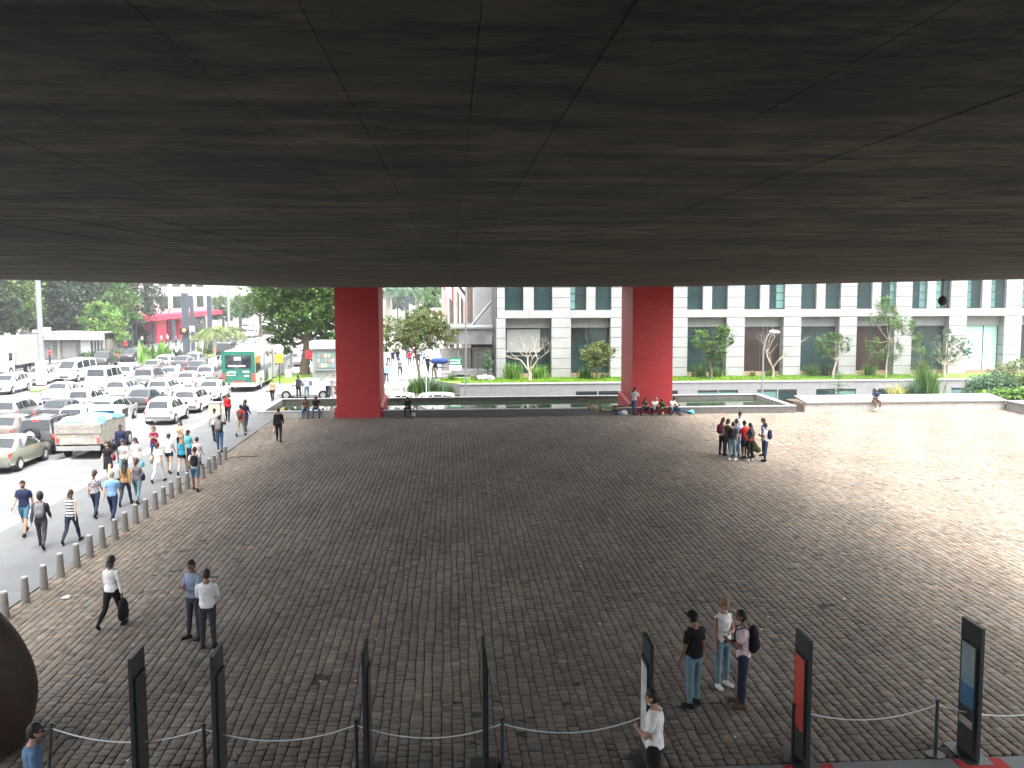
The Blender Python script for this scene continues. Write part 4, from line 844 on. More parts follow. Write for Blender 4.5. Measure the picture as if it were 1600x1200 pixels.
# ================================================================== VEHICLES
M_cg = mk('car_glass', (.012, .016, .020), .05, .2, 1, spec=.7, objco=True)
M_tyre = mk('tyre', (.015, .015, .016), .85, .1, 8); M_rim = mk('alloy_rim', (.45, .45, .46), .35, .08, 5, metal=.7)
M_tail = mk('tail_lamp', (.55, .02, .015), .3, .1, 9, coat=.5, emit=((1, .05, .03), .35)); M_head = mk('head_lamp', (.75, .76, .76), .15, .05, 9)
M_trim = mk('black_trim', (.02, .02, .021), .6, .1, 9); M_plate = mk('number_plate', (.50, .50, .50), .5, .15, 30, objco=True)
PAINT = {}
def paint(n, c, metal=.0):
    PAINT[n] = mk('paint_'+n, c, .28, .03, 1.5, metal=metal, spec=.5, coat=.6, objco=True)
paint('white', (.50, .51, .51)); paint('silver', (.30, .31, .32), .5); paint('grey', (.16, .165, .17), .4); paint('black', (.015, .016, .018)); paint('dark', (.05, .05, .055), .2)
paint('green_grey', (.19, .205, .16), .4); paint('brown', (.12, .10, .085), .3); paint('red', (.38, .03, .03)); paint('pink', (.55, .42, .42)); paint('blue', (.05, .08, .16), .3)
TY = {  # y, zbot, zbelt, ztop, wbody, wtop
 'hatch': ([(-1.92, .42, .72, .76, .66, .60), (-1.86, .27, .86, .93, .78, .66), (-1.62, .22, .92, 1.40, .81, .57), (-1.2, .21, .92, 1.475, .82, .57), (-.2, .2, .91, 1.49, .82, .575), (.38, .2, .90, 1.42, .82, .56), (1.12, .2, .93, .97, .82, .68), (1.72, .22, .78, .82, .79, .62), (1.9, .32, .60, .66, .68, .55)], (1, 2), (5, 6), [(-1.5, -.75), (-.70, .02), (.07, .62)], (-1.22, 1.22)),
 'sedan': ([(-2.15, .42, .78, .82, .68, .62), (-2.08, .27, .90, .97, .80, .70), (-1.45, .22, .93, 1.00, .83, .68), (-.85, .21, .93, 1.38, .84, .56), (-.1, .2, .92, 1.44, .84, .575), (.45, .2, .91, 1.38, .84, .56), (1.2, .2, .92, .96, .83, .70), (1.95, .22, .76, .80, .80, .62), (2.12, .32, .58, .64, .68, .55)], (2, 3), (5, 6), [(-1.12, -.62), (-.58, .05), (.1, .75)], (-1.32, 1.32)),
 'wagon': ([(-2.15, .42, .78, .82, .68, .62), (-2.1, .27, .92, .98, .80, .68), (-1.85, .22, .95, 1.42, .83, .58), (-1.3, .21, .95, 1.49, .84, .58), (-.1, .2, .93, 1.50, .84, .58), (.45, .2, .92, 1.42, .84, .57), (1.2, .2, .94, .98, .83, .70), (1.95, .22, .78, .82, .80, .62), (2.12, .32, .58, .64, .68, .55)], (1, 2), (5, 6), [(-1.75, -1.1), (-1.04, -.42), (-.36, .25), (.3, .72)], (-1.32, 1.32)),
 'suv': ([(-2.05, .50, 1.0, 1.04, .80, .72), (-2.0, .38, 1.05, 1.12, .87, .74), (-1.85, .34, 1.08, 1.66, .89, .66), (-1.3, .33, 1.08, 1.74, .90, .66), (-.1, .32, 1.06, 1.75, .90, .66), (.45, .32, 1.05, 1.66, .90, .65), (1.05, .32, 1.08, 1.13, .89, .76), (1.85, .34, .98, 1.03, .87, .74), (2.0, .42, .70, .78, .78, .65)], (1, 2), (5, 6), [(-1.72, -1.12), (-1.05, -.32), (-.26, .55)], (-1.25, 1.28)),
 'van': ([(-2.2, .42, 1.0, 1.05, .80, .72), (-2.16, .3, 1.08, 1.2, .85, .74), (-2.05, .27, 1.12, 1.85, .86, .70), (-1.3, .27, 1.12, 1.93, .87, .70), (.2, .26, 1.10, 1.93, .87, .70), (1.25, .26, 1.08, 1.85, .87, .68), (1.95, .28, 1.05, 1.10, .86, .74), (2.1, .30, .95, 1.0, .84, .72), (2.2, .36, .66, .72, .76, .65)], (1, 2), (5, 6), [(-1.9, -.9), (-.8, .3), (.42, 1.35)], (-1.35, 1.45)),
}
def car_proto(kind, spare=False):
    st, rw_, ws_, sides, wy = TY[kind]; e = empty('car'); b = MB(); n = len(st); ringn = 14
    S = np.array(st)
    def sec(y): return [float(np.interp(y, S[:, 0], S[:, k])) for k in range(1, 6)]
    for (y, zb, zl, zt, w_, wt) in st:
        half = [(0, zb), (w_*.86, zb), (w_, zb+.10), (w_*1.01, (zb+zl)/2), (w_*.97, zl), (wt, zt-.035), (wt*.86, zt), (0, zt+.025)]
        ring = [(x, y, z) for x, z in half] + [(-x, y, z) for x, z in half[-2:0:-1]]
        b.v += ring
    for i in range(n-1):
        for j in range(ringn): b.f.append((i*ringn+j, (i+1)*ringn+j, (i+1)*ringn+(j+1) % ringn, i*ringn+(j+1) % ringn)); b.mi.append(0)
    b.f += [tuple(range(ringn)), tuple((n-1)*ringn+j for j in range(ringn-1, -1, -1))]; b.mi += [0, 0]
    body = b.build('body', PAINT['white'], e, smooth=True); body['_p'] = 1
    def pt(y, t, s):
        zb, zl, zt, w_, wt = sec(y); return Vector((s*((w_*.97)*(1-t)+wt*t+.008), y, zl*(1-t)+(zt-.035)*t))
    for s in (-1, 1):
        for (y0, y1) in sides:
            w1 = y1
            tt0, tt1 = .1, .88
            q = MB()
            vs = []
            ymin = st[ws_[0]][0]; 
            # corners follow the roof where the windscreen slopes
            ya, yb = y0, y1
            p = [pt(ya, tt0, s), pt(yb, tt0, s), pt(min(yb, ymin+.10) if yb > ymin+.1 else yb, tt1, s), pt(max(ya, st[rw_[1]][0]+.08), tt1, s)]
            if s < 0: p = [p[1], p[0], p[3], p[2]]
            q.add(p, [(0, 1, 2, 3)]); q.build('side_window', M_cg, e)
    def cross(i0, i1, ins0, ins1, nm, sign):
        y0, zb, zl, zt, w_, wt = st[i0]; Y1, _, zl1, zt1, w1, wt1 = st[i1]
        A_ = [(wt*.93, y0, zt-.02), (wt1*.93, Y1, zt1-.02)]
        def L_(t, f): x = A_[0][0]*(1-t)+A_[1][0]*t; y = y0*(1-t)+Y1*t; z = (zt*(1-t)+zt1*t); return Vector((x*f, y+sign*.012, z+.012+(.02 if abs(f) < .5 else 0)))
        q = MB(); pts = [L_(ins0, -.94), L_(ins0, 0), L_(ins0, .94), L_(ins1, .94), L_(ins1, 0), L_(ins1, -.94)]
        if sign < 0: fs = [(0, 1, 4, 5), (1, 2, 3, 4)]
        else: fs = [(5, 4, 1, 0), (4, 3, 2, 1)]
        q.add(pts, fs); q.build(nm, M_cg, e)
    cross(rw_[0], rw_[1], .08, .88, 'rear_window', -1); cross(ws_[0], ws_[1], .1, .92, 'windscreen', 1)
    yr = st[0][0]; zr = st[1][2]
    for s in (-1, 1):
        x0, x1 = sorted((s*.60*st[1][4]/.8, s*.80*st[1][4]/.8)); boxpart('tail_light', x0, x1, st[1][0]-.035, st[1][0]+.12, zr-.22, zr-.03, M_tail, e)
        yf = st[-2][0]; zf = st[-2][2]; x0, x1 = sorted((s*.45*st[1][4]/.8, s*.78*st[1][4]/.8)); boxpart('head_light', x0, x1, yf-.1, yf+.05, zf-.19, zf-.05, M_head, e)
        x0, x1 = sorted((s*(st[4][4]+.02), s*(st[4][4]+.17))); boxpart('wing_mirror', x0, x1, st[5][0]+.3, st[5][0]+.4, .93 if kind != 'suv' else 1.1, 1.08 if kind != 'suv' else 1.26, M_trim, e)
    boxpart('bumper', -st[1][4]*.92, st[1][4]*.92, st[0][0]-.05, st[0][0]+.1, st[0][1]-.05, st[0][1]+.10, M_trim if kind == 'suv' else PAINT['grey'], e)
    boxpart('number_plate', -.2, .2, st[0][0]-.058 if kind == 'suv' else st[0][0]-.012, st[0][0]+.0, .56, .68, M_plate, e)
    boxpart('grille', -.4, .4, st[-1][0]-.01, st[-1][0]+.014, .42, .56, M_trim, e)
    for y in wy:
        for s in (-1, 1):
            r = .36 if kind == 'suv' else .30; xw = sec(y)[3]*1.0
            q = MB(); q.tube([(s*(xw-.30), 0, 0), (s*(xw+.018), 0, 0)], r*1.14, 18); ar = q.build('wheel_arch', M_trim, e); ar.location = (0, y, r)
            wh_ = empty('wheel', (s*xw, y, r)); wh_.parent = e
            q = MB(); q.tube([(-.16*s, 0, 0), (-.12*s, 0, 0), (.03*s, 0, 0), (.045*s, 0, 0)], [r*.9, r, r, r*.92], 18); q.build('tyre', M_tyre, wh_)
            q = MB(); q.tube([(.0, 0, 0), (.052*s, 0, 0)], r*.64, 14)
            for k in range(5): a_ = k*1.257; q.box(-.02, .02, r*.12, r*.62, -.03, .03, Matrix.Rotation(a_, 3, 'X'), (.05*s, 0, 0))
            q.build('rim', M_rim, wh_)
    if kind == 'suv':
        for s in (-1, 1): boxpart('roof_rail', *sorted((s*.58, s*.62)), -1.6, .3, 1.77, 1.81, M_trim, e)
        boxpart('brake_light', -.14, .14, -1.90, -1.87, 1.60, 1.66, M_tail, e)
    if spare:
        q = MB(); q.tube([(-.12, -2.28, .98), (-.12, -2.05, .98)], [.36, .38], 20); q.build('spare_tyre', M_tyre, e)
        q = MB(); q.tube([(-.12, -2.30, .98), (-.12, -2.26, .98)], .22, 16)
        for k in range(5): q.box(-.025, .025, .05, .23, -.02, .02, Matrix.Rotation(math.pi/2, 3, 'X') @ Matrix.Rotation(k*1.257, 3, 'Z'), (-.12, -2.31, .98))
        q.build('spare_rim', M_rim, e)
    return e
PROTO = {}; USED = set()
def car(kind, x, y, rz, col, label, group=None, z=-.13, spare=False):
    key = kind+('s' if spare else '')
    if key not in PROTO: PROTO[key] = car_proto(kind, spare)
    if key in USED: r = copy_tree(PROTO[key])
    else: r = PROTO[key]; USED.add(key)
    r.location = (x, y, z); r.rotation_euler = (0, 0, rz); tag(r, label, 'van' if kind == 'van' else 'car', group or 'cars queuing on the avenue')
    for ch in r.children:
        if ch.name.split('.')[0] == 'body': ch.material_slots[0].link = 'OBJECT'; ch.material_slots[0].material = PAINT[col]
    return r
LEN = dict(hatch=1.92, sedan=2.15, wagon=2.15, suv=2.05, van=2.2)
def rear(kind, px, py, col, label, rz=0., dx=0, **k):   # rear bumper bottom centre as measured on the photo
    p = at(px, py, -.13); L = LEN[kind]; return car(kind, p.x-math.sin(rz)*L+dx, p.y+math.cos(rz)*L, rz, col, label, **k)
def front(kind, px, py, col, label, rz=math.pi, **k):
    p = at(px, py, -.13); return car(kind, p.x+math.sin(rz-math.pi)*0, p.y+LEN[kind], rz, col, label, group='vehicles in the opposite lanes', **k)
rear('sedan', -14, 742, 'green_grey', 'grey green sedan at the left edge, its front wheel beside the black off-roader')
rear('suv', 56, 712, 'black', 'black off-roader with a spare wheel on its rear door', spare=True)
rear('sedan', 76, 667, 'black', 'black sedan with bright red lamps just beyond the black off-roader')
rear('wagon', 4, 668, 'grey', 'dark grey hatchback at the left edge with a bright alloy wheel')
rear('sedan', -8, 700, 'brown', 'brownish car cut by the left edge beside the black off-roader')
rear('hatch', 110, 680, 'white', 'white car hidden mostly behind the small truck with blue tarpaulin')
rear('wagon', 157, 666, 'silver', 'silver wagon ahead of the small truck with blue tarpaulin')
rear('hatch', 247, 665, 'white', 'white hatchback, nearest in the kerb lane beyond the small truck')
rear('wagon', 288, 647, 'white', 'white wagon in the kerb lane right behind another white car near the bus')
rear('sedan', 322, 629, 'white', 'white sedan in the kerb lane directly behind the green bus')
rear('sedan', 210, 646, 'black', 'black sedan with a white number plate ahead of the silver wagon')
rear('hatch', 122, 646, 'white', 'white hatchback behind the black sedan with red lamps, third lane')
rear('sedan', 82, 633, 'white', 'white sedan with dark rear window at the left, near the pole base')
rear('wagon', 246, 627, 'white', 'white wagon in the second lane ahead of the black sedan with white plate')
rear('wagon', 180, 628, 'white', 'white estate in the third lane left of the dark estate car')
rear('sedan', 285, 612, 'pink', 'pinkish pale sedan level with the rear of the green bus')
rear('hatch', 320, 599, 'silver', 'silver hatchback squeezed against the left flank of the green bus')
rear('sedan', 301, 590, 'black', 'black sedan with yellow tail lamp left of the bus roof corner')
rear('sedan', 258, 602, 'white', 'white sedan with dark bumper, third lane, beyond the dark estate car')
rear('suv', 224, 610, 'grey', 'dark estate car with red lamps and silver roof in the third lane')
rear('van', 150, 614, 'white', 'white van at the far left lane behind the white saloons')
rear('hatch', 193, 598, 'white', 'white hatchback with red lamps ahead of the white van, leftmost lane')
rear('sedan', 232, 588, 'brown', 'brown grey sedan in the leftmost lane beside the median plants')
rear('hatch', 254, 579, 'white', 'small white hatchback below the broad-leaved median plants')
rear('sedan', 279, 580, 'dark', 'dark sedan next to the small white hatchback near the median')
rear('hatch', 300, 574, 'grey', 'grey hatchback beside the foot of the traffic light post')
rear('sedan', 362, 550, 'grey', 'dark sedan with two red lamps above the roof of the green bus')
front('van', 105, 598, 'white', 'white minivan facing the camera in the opposite lanes', rz=math.pi-.12)
front('hatch', 50, 603, 'white', 'white car facing the camera beside the steel pole, opposite lanes')
front('suv', 152, 577, 'black', 'black car facing the camera behind the white minivan')
front('hatch', 196, 566, 'black', 'black people carrier facing the camera, furthest of the opposite lane cars nearby')
front('wagon', -5, 618, 'white', 'white car at the left edge of the picture in the opposite lanes')
random.seed(5)
ORD = ['first', 'second', 'third', 'fourth', 'fifth', 'sixth', 'seventh', 'eighth', 'ninth', 'tenth', 'eleventh', 'twelfth', 'thirteenth', 'fourteenth', 'fifteenth', 'sixteenth', 'seventeenth', 'eighteenth', 'nineteenth', 'twentieth', 'twenty-first', 'twenty-second', 'twenty-third', 'twenty-fourth', 'twenty-fifth', 'twenty-sixth', 'twenty-seventh', 'twenty-eighth', 'twenty-ninth', 'thirtieth']
cols = ['white', 'white', 'white', 'silver', 'white', 'grey', 'black', 'silver', 'white', 'red', 'white']
lanes = {-16.1: 'kerb', -19.4: 'second', -22.7: 'third', -26.0: 'leftmost'}
for X, nm in lanes.items():
    y = {-16.1: 100, -19.4: 93, -22.7: 97, -26.0: 112}[X]; r = 0
    while y < 270:
        r += 1; kd = random.choice(('hatch', 'sedan', 'hatch', 'wagon', 'van' if random.random() < .3 else 'suv')); cl = random.choice(cols)
        car(kd, X+random.uniform(-.25, .25), y+2, random.uniform(-.02, .02), cl, 'distant %s %s, %s of the queue ahead of the bus in the %s lane' % (cl, {'suv': 'off-roader', 'van': 'van'}.get(kd, kd), ORD[r-1], nm), group='distant cars further up the avenue'); y += random.uniform(5.8, 8.5)
for X, nm in ((-34.2, 'inner'), (-37.5, 'middle'), (-40.8, 'outer')):
    y = 150+random.random()*5; r = 0
    while y < 260:
        r += 1; kd = random.choice(('hatch', 'sedan', 'suv')); cl = random.choice(cols)
        car(kd, X, y, math.pi, cl, 'oncoming distant %s %s, %s in the %s opposite lane' % (cl, {'suv': 'off-roader'}.get(kd, kd), ORD[r-1], nm), group='distant oncoming cars'); y += random.uniform(9, 22)
# cars in the side street
p = at(477, 622, 0); car('sedan', p.x, p.y+.9, math.pi/2-.06, 'white', 'white sedan turning into the side street behind the left end of the pool', group='cars in the side street', z=-.10)
v = onY(612, 618, 69.6); car('hatch', v.x, 69.6, math.pi/2, 'white', 'white car right of the left red pillar with only its roof above the pool wall', group='cars in the side street', z=v.z-1.30)
v = onY(668, 613, 68.6); car('wagon', v.x, 68.6, math.pi/2, 'white', 'white car with long dark side windows seen over the pool wall right of the first', group='cars in the side street', z=v.z-1.52)
# small truck with tarpaulin
p = at(125, 718, -.13); t = empty('small_truck', (p.x-.05, p.y, -.13), 0, 'small grey truck with a high boarded bed covered by a rumpled blue and white tarpaulin', 'truck', 'cars queuing on the avenue')
M_tk = mk('weathered_truck_boards', (.27, .255, .225), .85, .25, 4, bump=.3, bscale=20, objco=True)
def T_(n, *a, m=M_tk): return boxpart(n, *a, m, t)
T_('chassis', -.8, .8, .1, 5.0, .45, .62, m=M_trim); T_('bumper', -.98, .98, -.06, .08, .42, .62, m=MATS['kiosk_roof'])
T_('tailgate', -1.0, 1.0, .0, .07, .70, 1.18); T_('tail_board', -1.04, 1.04, -.03, .06, 1.19, 1.66)
for s in (-1, 1):
    for k in range(2): T_('side_board', *sorted((s*1.0, s*1.06)), .071, 3.3, .70+k*.49, 1.18+k*.49)
    T_('tail_light', *sorted((s*.86, s*.97)), -.05, -.002, .78, 1.0, m=M_tail); 
    for k in range(4): T_('stake', *sorted((s*1.063, s*1.10)), .2+k*.95, .28+k*.95, .6, 1.72)
for k in range(2): T_('slat', -.95, .95, -.045, -.031, 1.22+k*.22, 1.36+k*.22, m=mk('dull_board', (.24, .22, .2), .9, .3, 5, objco=True))
T_('number_plate', -.25, .25, -.02, -.002, .8, .95, m=M_plate)
b = MB(); b.box(-.85, .85, 3.45, 4.9, .75, 1.45); b.add([(-.85, 3.45, 1.45), (.85, 3.45, 1.45), (.85, 4.9, 1.45), (-.85, 4.9, 1.45), (-.74, 3.5, 2.02), (.74, 3.5, 2.02), (.74, 4.5, 2.02), (-.74, 4.5, 2.02)], [(4, 5, 6, 7), (0, 1, 5, 4), (1, 2, 6, 5), (2, 3, 7, 6), (3, 0, 4, 7)]); b.build('cab', PAINT['white'], t)
T_('side_window', .80, .86, 3.7, 4.4, 1.45, 1.88, m=M_cg); T_('rear_window', -.5, .5, 3.42, 3.449, 1.5, 1.85, m=M_cg)
for y in (.95, 4.3):
    for s in (-1, 1):
        wh_ = empty('wheel', (s*.86, y, .34)); wh_.parent = t; q = MB(); q.tube([(-.12*s, 0, 0), (.06*s, 0, 0)], .34, 18); q.build('tyre', M_tyre, wh_); q = MB(); q.tube([(0, 0, 0), (.07*s, 0, 0)], .2, 12); q.build('rim', M_rim, wh_)
nx, ny = 26, 40; V = []; F = []
for i in range(nx+1):
    for j in range(ny+1):
        u, v = i/nx*2-1, j/ny; x = u*1.08; y = -.04+v*3.3; z = 1.70+.16*(1-u*u)*math.sin(math.pi*min(1, v*1.1))+.20*max(0, math.sin(v*5.2-.6))*(.6+.4*u)
        nzv = noise.noise(Vector((x*1.6, y*1.1, 3))); z += .12*nzv+.05*noise.noise(Vector((x*5, y*4, 1)))
        if abs(u) > .93 or v < .03: z -= .12
        V.append((x, y, z)); 
for i in range(nx):
    for j in range(ny): F.append((i*(ny+1)+j, (i+1)*(ny+1)+j, (i+1)*(ny+1)+j+1, i*(ny+1)+j+1))
me = D.meshes.new('tarpaulin'); me.from_pydata(V, [], F); me.polygons.foreach_set('use_smooth', [True]*len(F))
for n_, f in enumerate(me.polygons):
    c = f.center; s_ = noise.noise(Vector((c.x*.9+4, c.y*1.3, 0)))+.5*noise.noise(Vector((c.x*3, c.y*3, 5))); f.material_index = 1 if (s_ > -.02 or c.y < .25 and s_ > -.25 or 2.4 < c.y < 2.9) else 0
link('tarpaulin', me, [mk('tarp_white', (.62, .68, .74), .5, .05, 3), mk('tarp_blue', (.05, .25, .62), .45, .2, 3)], t)
# articulated green bus
pr = at(352, 611, -.13); pl_ = at(392, 615, -.13); rz = 0.0
bus = empty('articulated_bus', (pr.x+1.27, (pr.y+pl_.y)/2, -.13), rz, 'long articulated bus with green rear, white flanks and dark windows at the kerb', 'bus')
M_bg2 = mk('bus_green', (.004, .105, .07), .35, .08, 2, coat=.4, objco=True); M_bw = mk('bus_white', (.33, .35, .33), .4, .05, 2, coat=.4, objco=True)
def U(n, *a, m=M_bw, par=None): return boxpart(n, *a, m, par or bus)
HW = 1.25
def loftbox(nm, y0, y1, z0, z1, hw, m, par, r=.14):
    q = MB(); pr_ = [(-hw, z0), (hw, z0), (hw, z1-r), (hw-r*.4, z1-r*.35), (hw-r, z1), (-hw+r, z1), (-hw+r*.4, z1-r*.35), (-hw, z1-r)]
    q.v = [(x, y0, z) for x, z in pr_]+[(x, y1, z) for x, z in pr_]; k_ = len(pr_); q.f = [tuple(range(k_)), tuple(range(2*k_-1, k_-1, -1))]+[(i, k_+i, k_+(i+1) % k_, (i+1) % k_) for i in range(k_)]; q.mi = [0]*(k_+2); return q.build(nm, m, par)
loftbox('rear_panel', 0, .25, .75, 3.15, HW, M_bg2, bus); loftbox('rear_body', .251, 7.2, .42, 3.15, HW, M_bw, bus); loftbox('bellows', 7.21, 8.4, .5, 3.0, HW-.1, mk('bellows_grey', (.18, .18, .18), .9, .2, 3, stretch=(1, 14, 1), objco=True), bus); loftbox('front_body', 8.41, 18.0, .42, 3.15, HW, M_bw, bus)
U('rear_bumper', -1.22, 1.22, -.05, .25, .42, .748); U('rear_window', -.95, 1.0, -.03, -.002, 1.85, 2.85, m=M_cg)
U('line_board', -.3, .25, -.045, -.032, 2.45, 2.75, m=mk('bus_sign_grey', (.25, .27, .28), .5)); U('notice', -.75, .55, -.045, -.032, 1.98, 2.08, m=M_wp)
for k in range(2): U('tail_light', *((-1.2, -1.05) if k == 0 else (1.05, 1.2)), -.035, -.002, .85, 1.45, m=M_tail)
b = MB()
for i in range(6): b.box(.35+i*.085, .41+i*.085, -.012, -.003, 1.52, 1.64)
for i in range(4): b.box(.48+i*.085, .54+i*.085, -.012, -.003, 1.22, 1.32)
b.box(-.9, -.2, -.012, -.003, 1.30, 1.34)
for i in range(7): b.box(-.85+i*.1, -.78+i*.1, -.012, -.003, 1.46+.05*math.sin(i*.5), 1.58+.05*math.sin(i*.5))
b.build('lettering', M_wp, bus)
U('logo', -.5, .5, -.012, -.003, .80, .86, m=mk('bus_red', (.5, .03, .03), .5))
for seg0, seg1 in ((.4, 7.0), (8.6, 17.8)):
    n_ = int((seg1-seg0)/1.35)
    for i in range(n_):
        a_ = seg0+i*(seg1-seg0)/n_+.05; c_ = seg0+(i+1)*(seg1-seg0)/n_-.05
        for s in (-1, 1):
            if s == 1 and i in (2, 5): U('door', HW+.003, HW+.03, a_, c_, .48, 2.85, m=M_cg)
            else: U('window', *sorted((s*(HW+.003), s*(HW+.02))), a_, c_, 1.45, 2.7, m=M_cg)
U('roof_unit', -.7, .7, 2.5, 5, 3.16, 3.4, m=M_wp); U('roof_unit', -.7, .7, 11, 13.6, 3.16, 3.4, m=M_wp)
for y in (2.3, 10.2, 15.6):
    for s in (-1, 1):
        wh_ = empty('wheel', (s*1.16, y, .48)); wh_.parent = bus; q = MB(); q.tube([(-.2*s, 0, 0), (.10*s, 0, 0)], .48, 20); q.build('tyre', M_tyre, wh_); q = MB(); q.tube([(0, 0, 0), (.115*s, 0, 0)], .27, 14); q.build('rim', M_rim, wh_)
# box truck at far left in the opposite lanes
p = at(-8, 590, -.13); t = empty('box_truck', (p.x, p.y, -.13), math.pi, 'light grey box truck at the far left edge facing the camera, across the avenue', 'truck')
def T2(n, *a, m=M_tk): return boxpart(n, *a, m, t)
T2('cargo_box', -1.3, 1.25, -6.6, -1.7, 1.0, 3.6, m=mk('truck_box_grey', (.24, .24, .23), .6, .05, 2, objco=True)); T2('chassis', -1, 1, -6.5, 0, .6, .99, m=M_trim)
b = MB(); b.add([(-1.1, -1.6, .5), (1.1, -1.6, .5), (1.1, 0.1, .5), (-1.1, .1, .5), (-1.1, -1.6, 2.5), (1.1, -1.6, 2.5), (1.05, -.3, 2.45), (-1.05, -.3, 2.45), (-1.1, .12, 1.4), (1.1, .12, 1.4)], [(3, 2, 1, 0), (0, 1, 5, 4), (4, 5, 6, 7), (7, 6, 9, 8), (8, 9, 2, 3), (1, 2, 9, 6, 5), (0, 4, 7, 8, 3)]); b.build('cab', PAINT['white'], t)
T2('side_window', -1.125, -1.101, -1.2, -.45, 1.5, 2.2, m=M_cg)
for y in (-5.2, -4.4, -.8):
    for s in (-1, 1): wh_ = empty('wheel', (s*1.0, y, .45)); wh_.parent = t; q = MB(); q.tube([(-.15*s, 0, 0), (.12*s, 0, 0)], .45, 16); q.build('tyre', M_tyre, wh_); q = MB(); q.tube([(0, 0, 0), (.13*s, 0, 0)], .24, 12); q.build('rim', M_rim, wh_)
# ================================================================== PEOPLE
SKIN = {'a': mk('skin_tan', (.36, .20, .13), .6, .06, 20, objco=True), 'b': mk('skin_brown', (.20, .105, .065), .6, .06, 20, objco=True), 'c': mk('skin_light', (.50, .32, .23), .6, .06, 20, objco=True), 'd': mk('skin_dark', (.10, .055, .036), .6, .06, 20, objco=True)}
HAIR = {'black': mk('hair_black', (.012, .010, .009), .55, .3, 30, objco=True), 'brown': mk('hair_brown', (.05, .028, .016), .55, .3, 30, objco=True), 'blonde': mk('hair_blonde', (.20, .125, .06), .55, .3, 30, objco=True), 'grey': mk('hair_grey', (.25, .24, .23), .6, .3, 30, objco=True), 'auburn': mk('hair_auburn', (.09, .03, .018), .55, .3, 30, objco=True)}
def cloth(n, c, **k): return mk('cloth_'+n, c, .9, .14, 7, bump=.5, bscale=9, spec=.15, objco=True, **k)
CL = dict(white=cloth('white', (.66, .66, .66)), black=cloth('black', (.014, .014, .016)), navy=cloth('navy', (.018, .024, .06)), jeans=cloth('jeans', (.045, .085, .15)), pale_jeans=cloth('pale_jeans', (.13, .21, .26)), dark_jeans=cloth('dark_jeans', (.022, .032, .06)),
          lightblue=cloth('light_blue', (.20, .36, .60)), greyblue=cloth('grey_blue', (.20, .25, .34)), grey=cloth('grey', (.17, .17, .18)), lightgrey=cloth('light_grey', (.42, .42, .43)), charcoal=cloth('charcoal', (.04, .043, .05)), red=cloth('red', (.42, .02, .025)), maroon=cloth('maroon', (.16, .012, .04)), tan=cloth('tan', (.34, .20, .09)), beige=cloth('beige', (.45, .38, .28)), teal=cloth('teal', (.02, .27, .40)), turquoise=cloth('turquoise', (.10, .40, .46)), pink=cloth('pink', (.58, .30, .36)), palepink=cloth('pale_pink', (.62, .48, .52)), orange=cloth('orange', (.65, .28, .16)), olive=cloth('olive', (.055, .065, .025)), khaki=cloth('khaki', (.26, .22, .16)), blue=cloth('blue', (.09, .15, .25)), blueshorts=cloth('blue_shorts', (.06, .13, .20)), green=cloth('green', (.05, .25, .12)), brown=cloth('brown', (.10, .06, .04)), shoe_w=cloth('shoe_white', (.6, .6, .6)))
def striped():
    M = cloth('stripes', (.62, .62, .60)); n = M.node_tree; b = n.nodes['Principled BSDF']; tc = n.nodes.new('ShaderNodeTexCoord'); sp = n.nodes.new('ShaderNodeSeparateXYZ'); n.links.new(tc.outputs['Object'], sp.inputs[0])
    ma = n.nodes.new('ShaderNodeMath'); ma.operation = 'MULTIPLY'; ma.inputs[1].default_value = 11; n.links.new(sp.outputs[2], ma.inputs[0]); fr = n.nodes.new('ShaderNodeMath'); fr.operation = 'FRACT'; n.links.new(ma.outputs[0], fr.inputs[0])
    gt = n.nodes.new('ShaderNodeMath'); gt.operation = 'GREATER_THAN'; gt.inputs[1].default_value = .55; n.links.new(fr.outputs[0], gt.inputs[0]); mx = n.nodes.new('ShaderNodeMix'); mx.data_type = 'RGBA'; n.links.new(gt.outputs[0], mx.inputs[0])
    mx.inputs[6].default_value = (.62, .62, .60, 1); mx.inputs[7].default_value = (.05, .06, .09, 1); n.links.new(mx.outputs[2], b.inputs['Base Color']); return M
CL['stripes'] = striped()
CL['pattern'] = mk('cloth_pattern', (.10, .08, .12), .9, .5, 16, objco=True, col2=(.55, .52, .52))
def rx(a): return Matrix.Rotation(math.radians(a), 3, 'X')
def rz3(a): return Matrix.Rotation(math.radians(a), 3, 'Z')
DN = Vector((0, 0, -1))
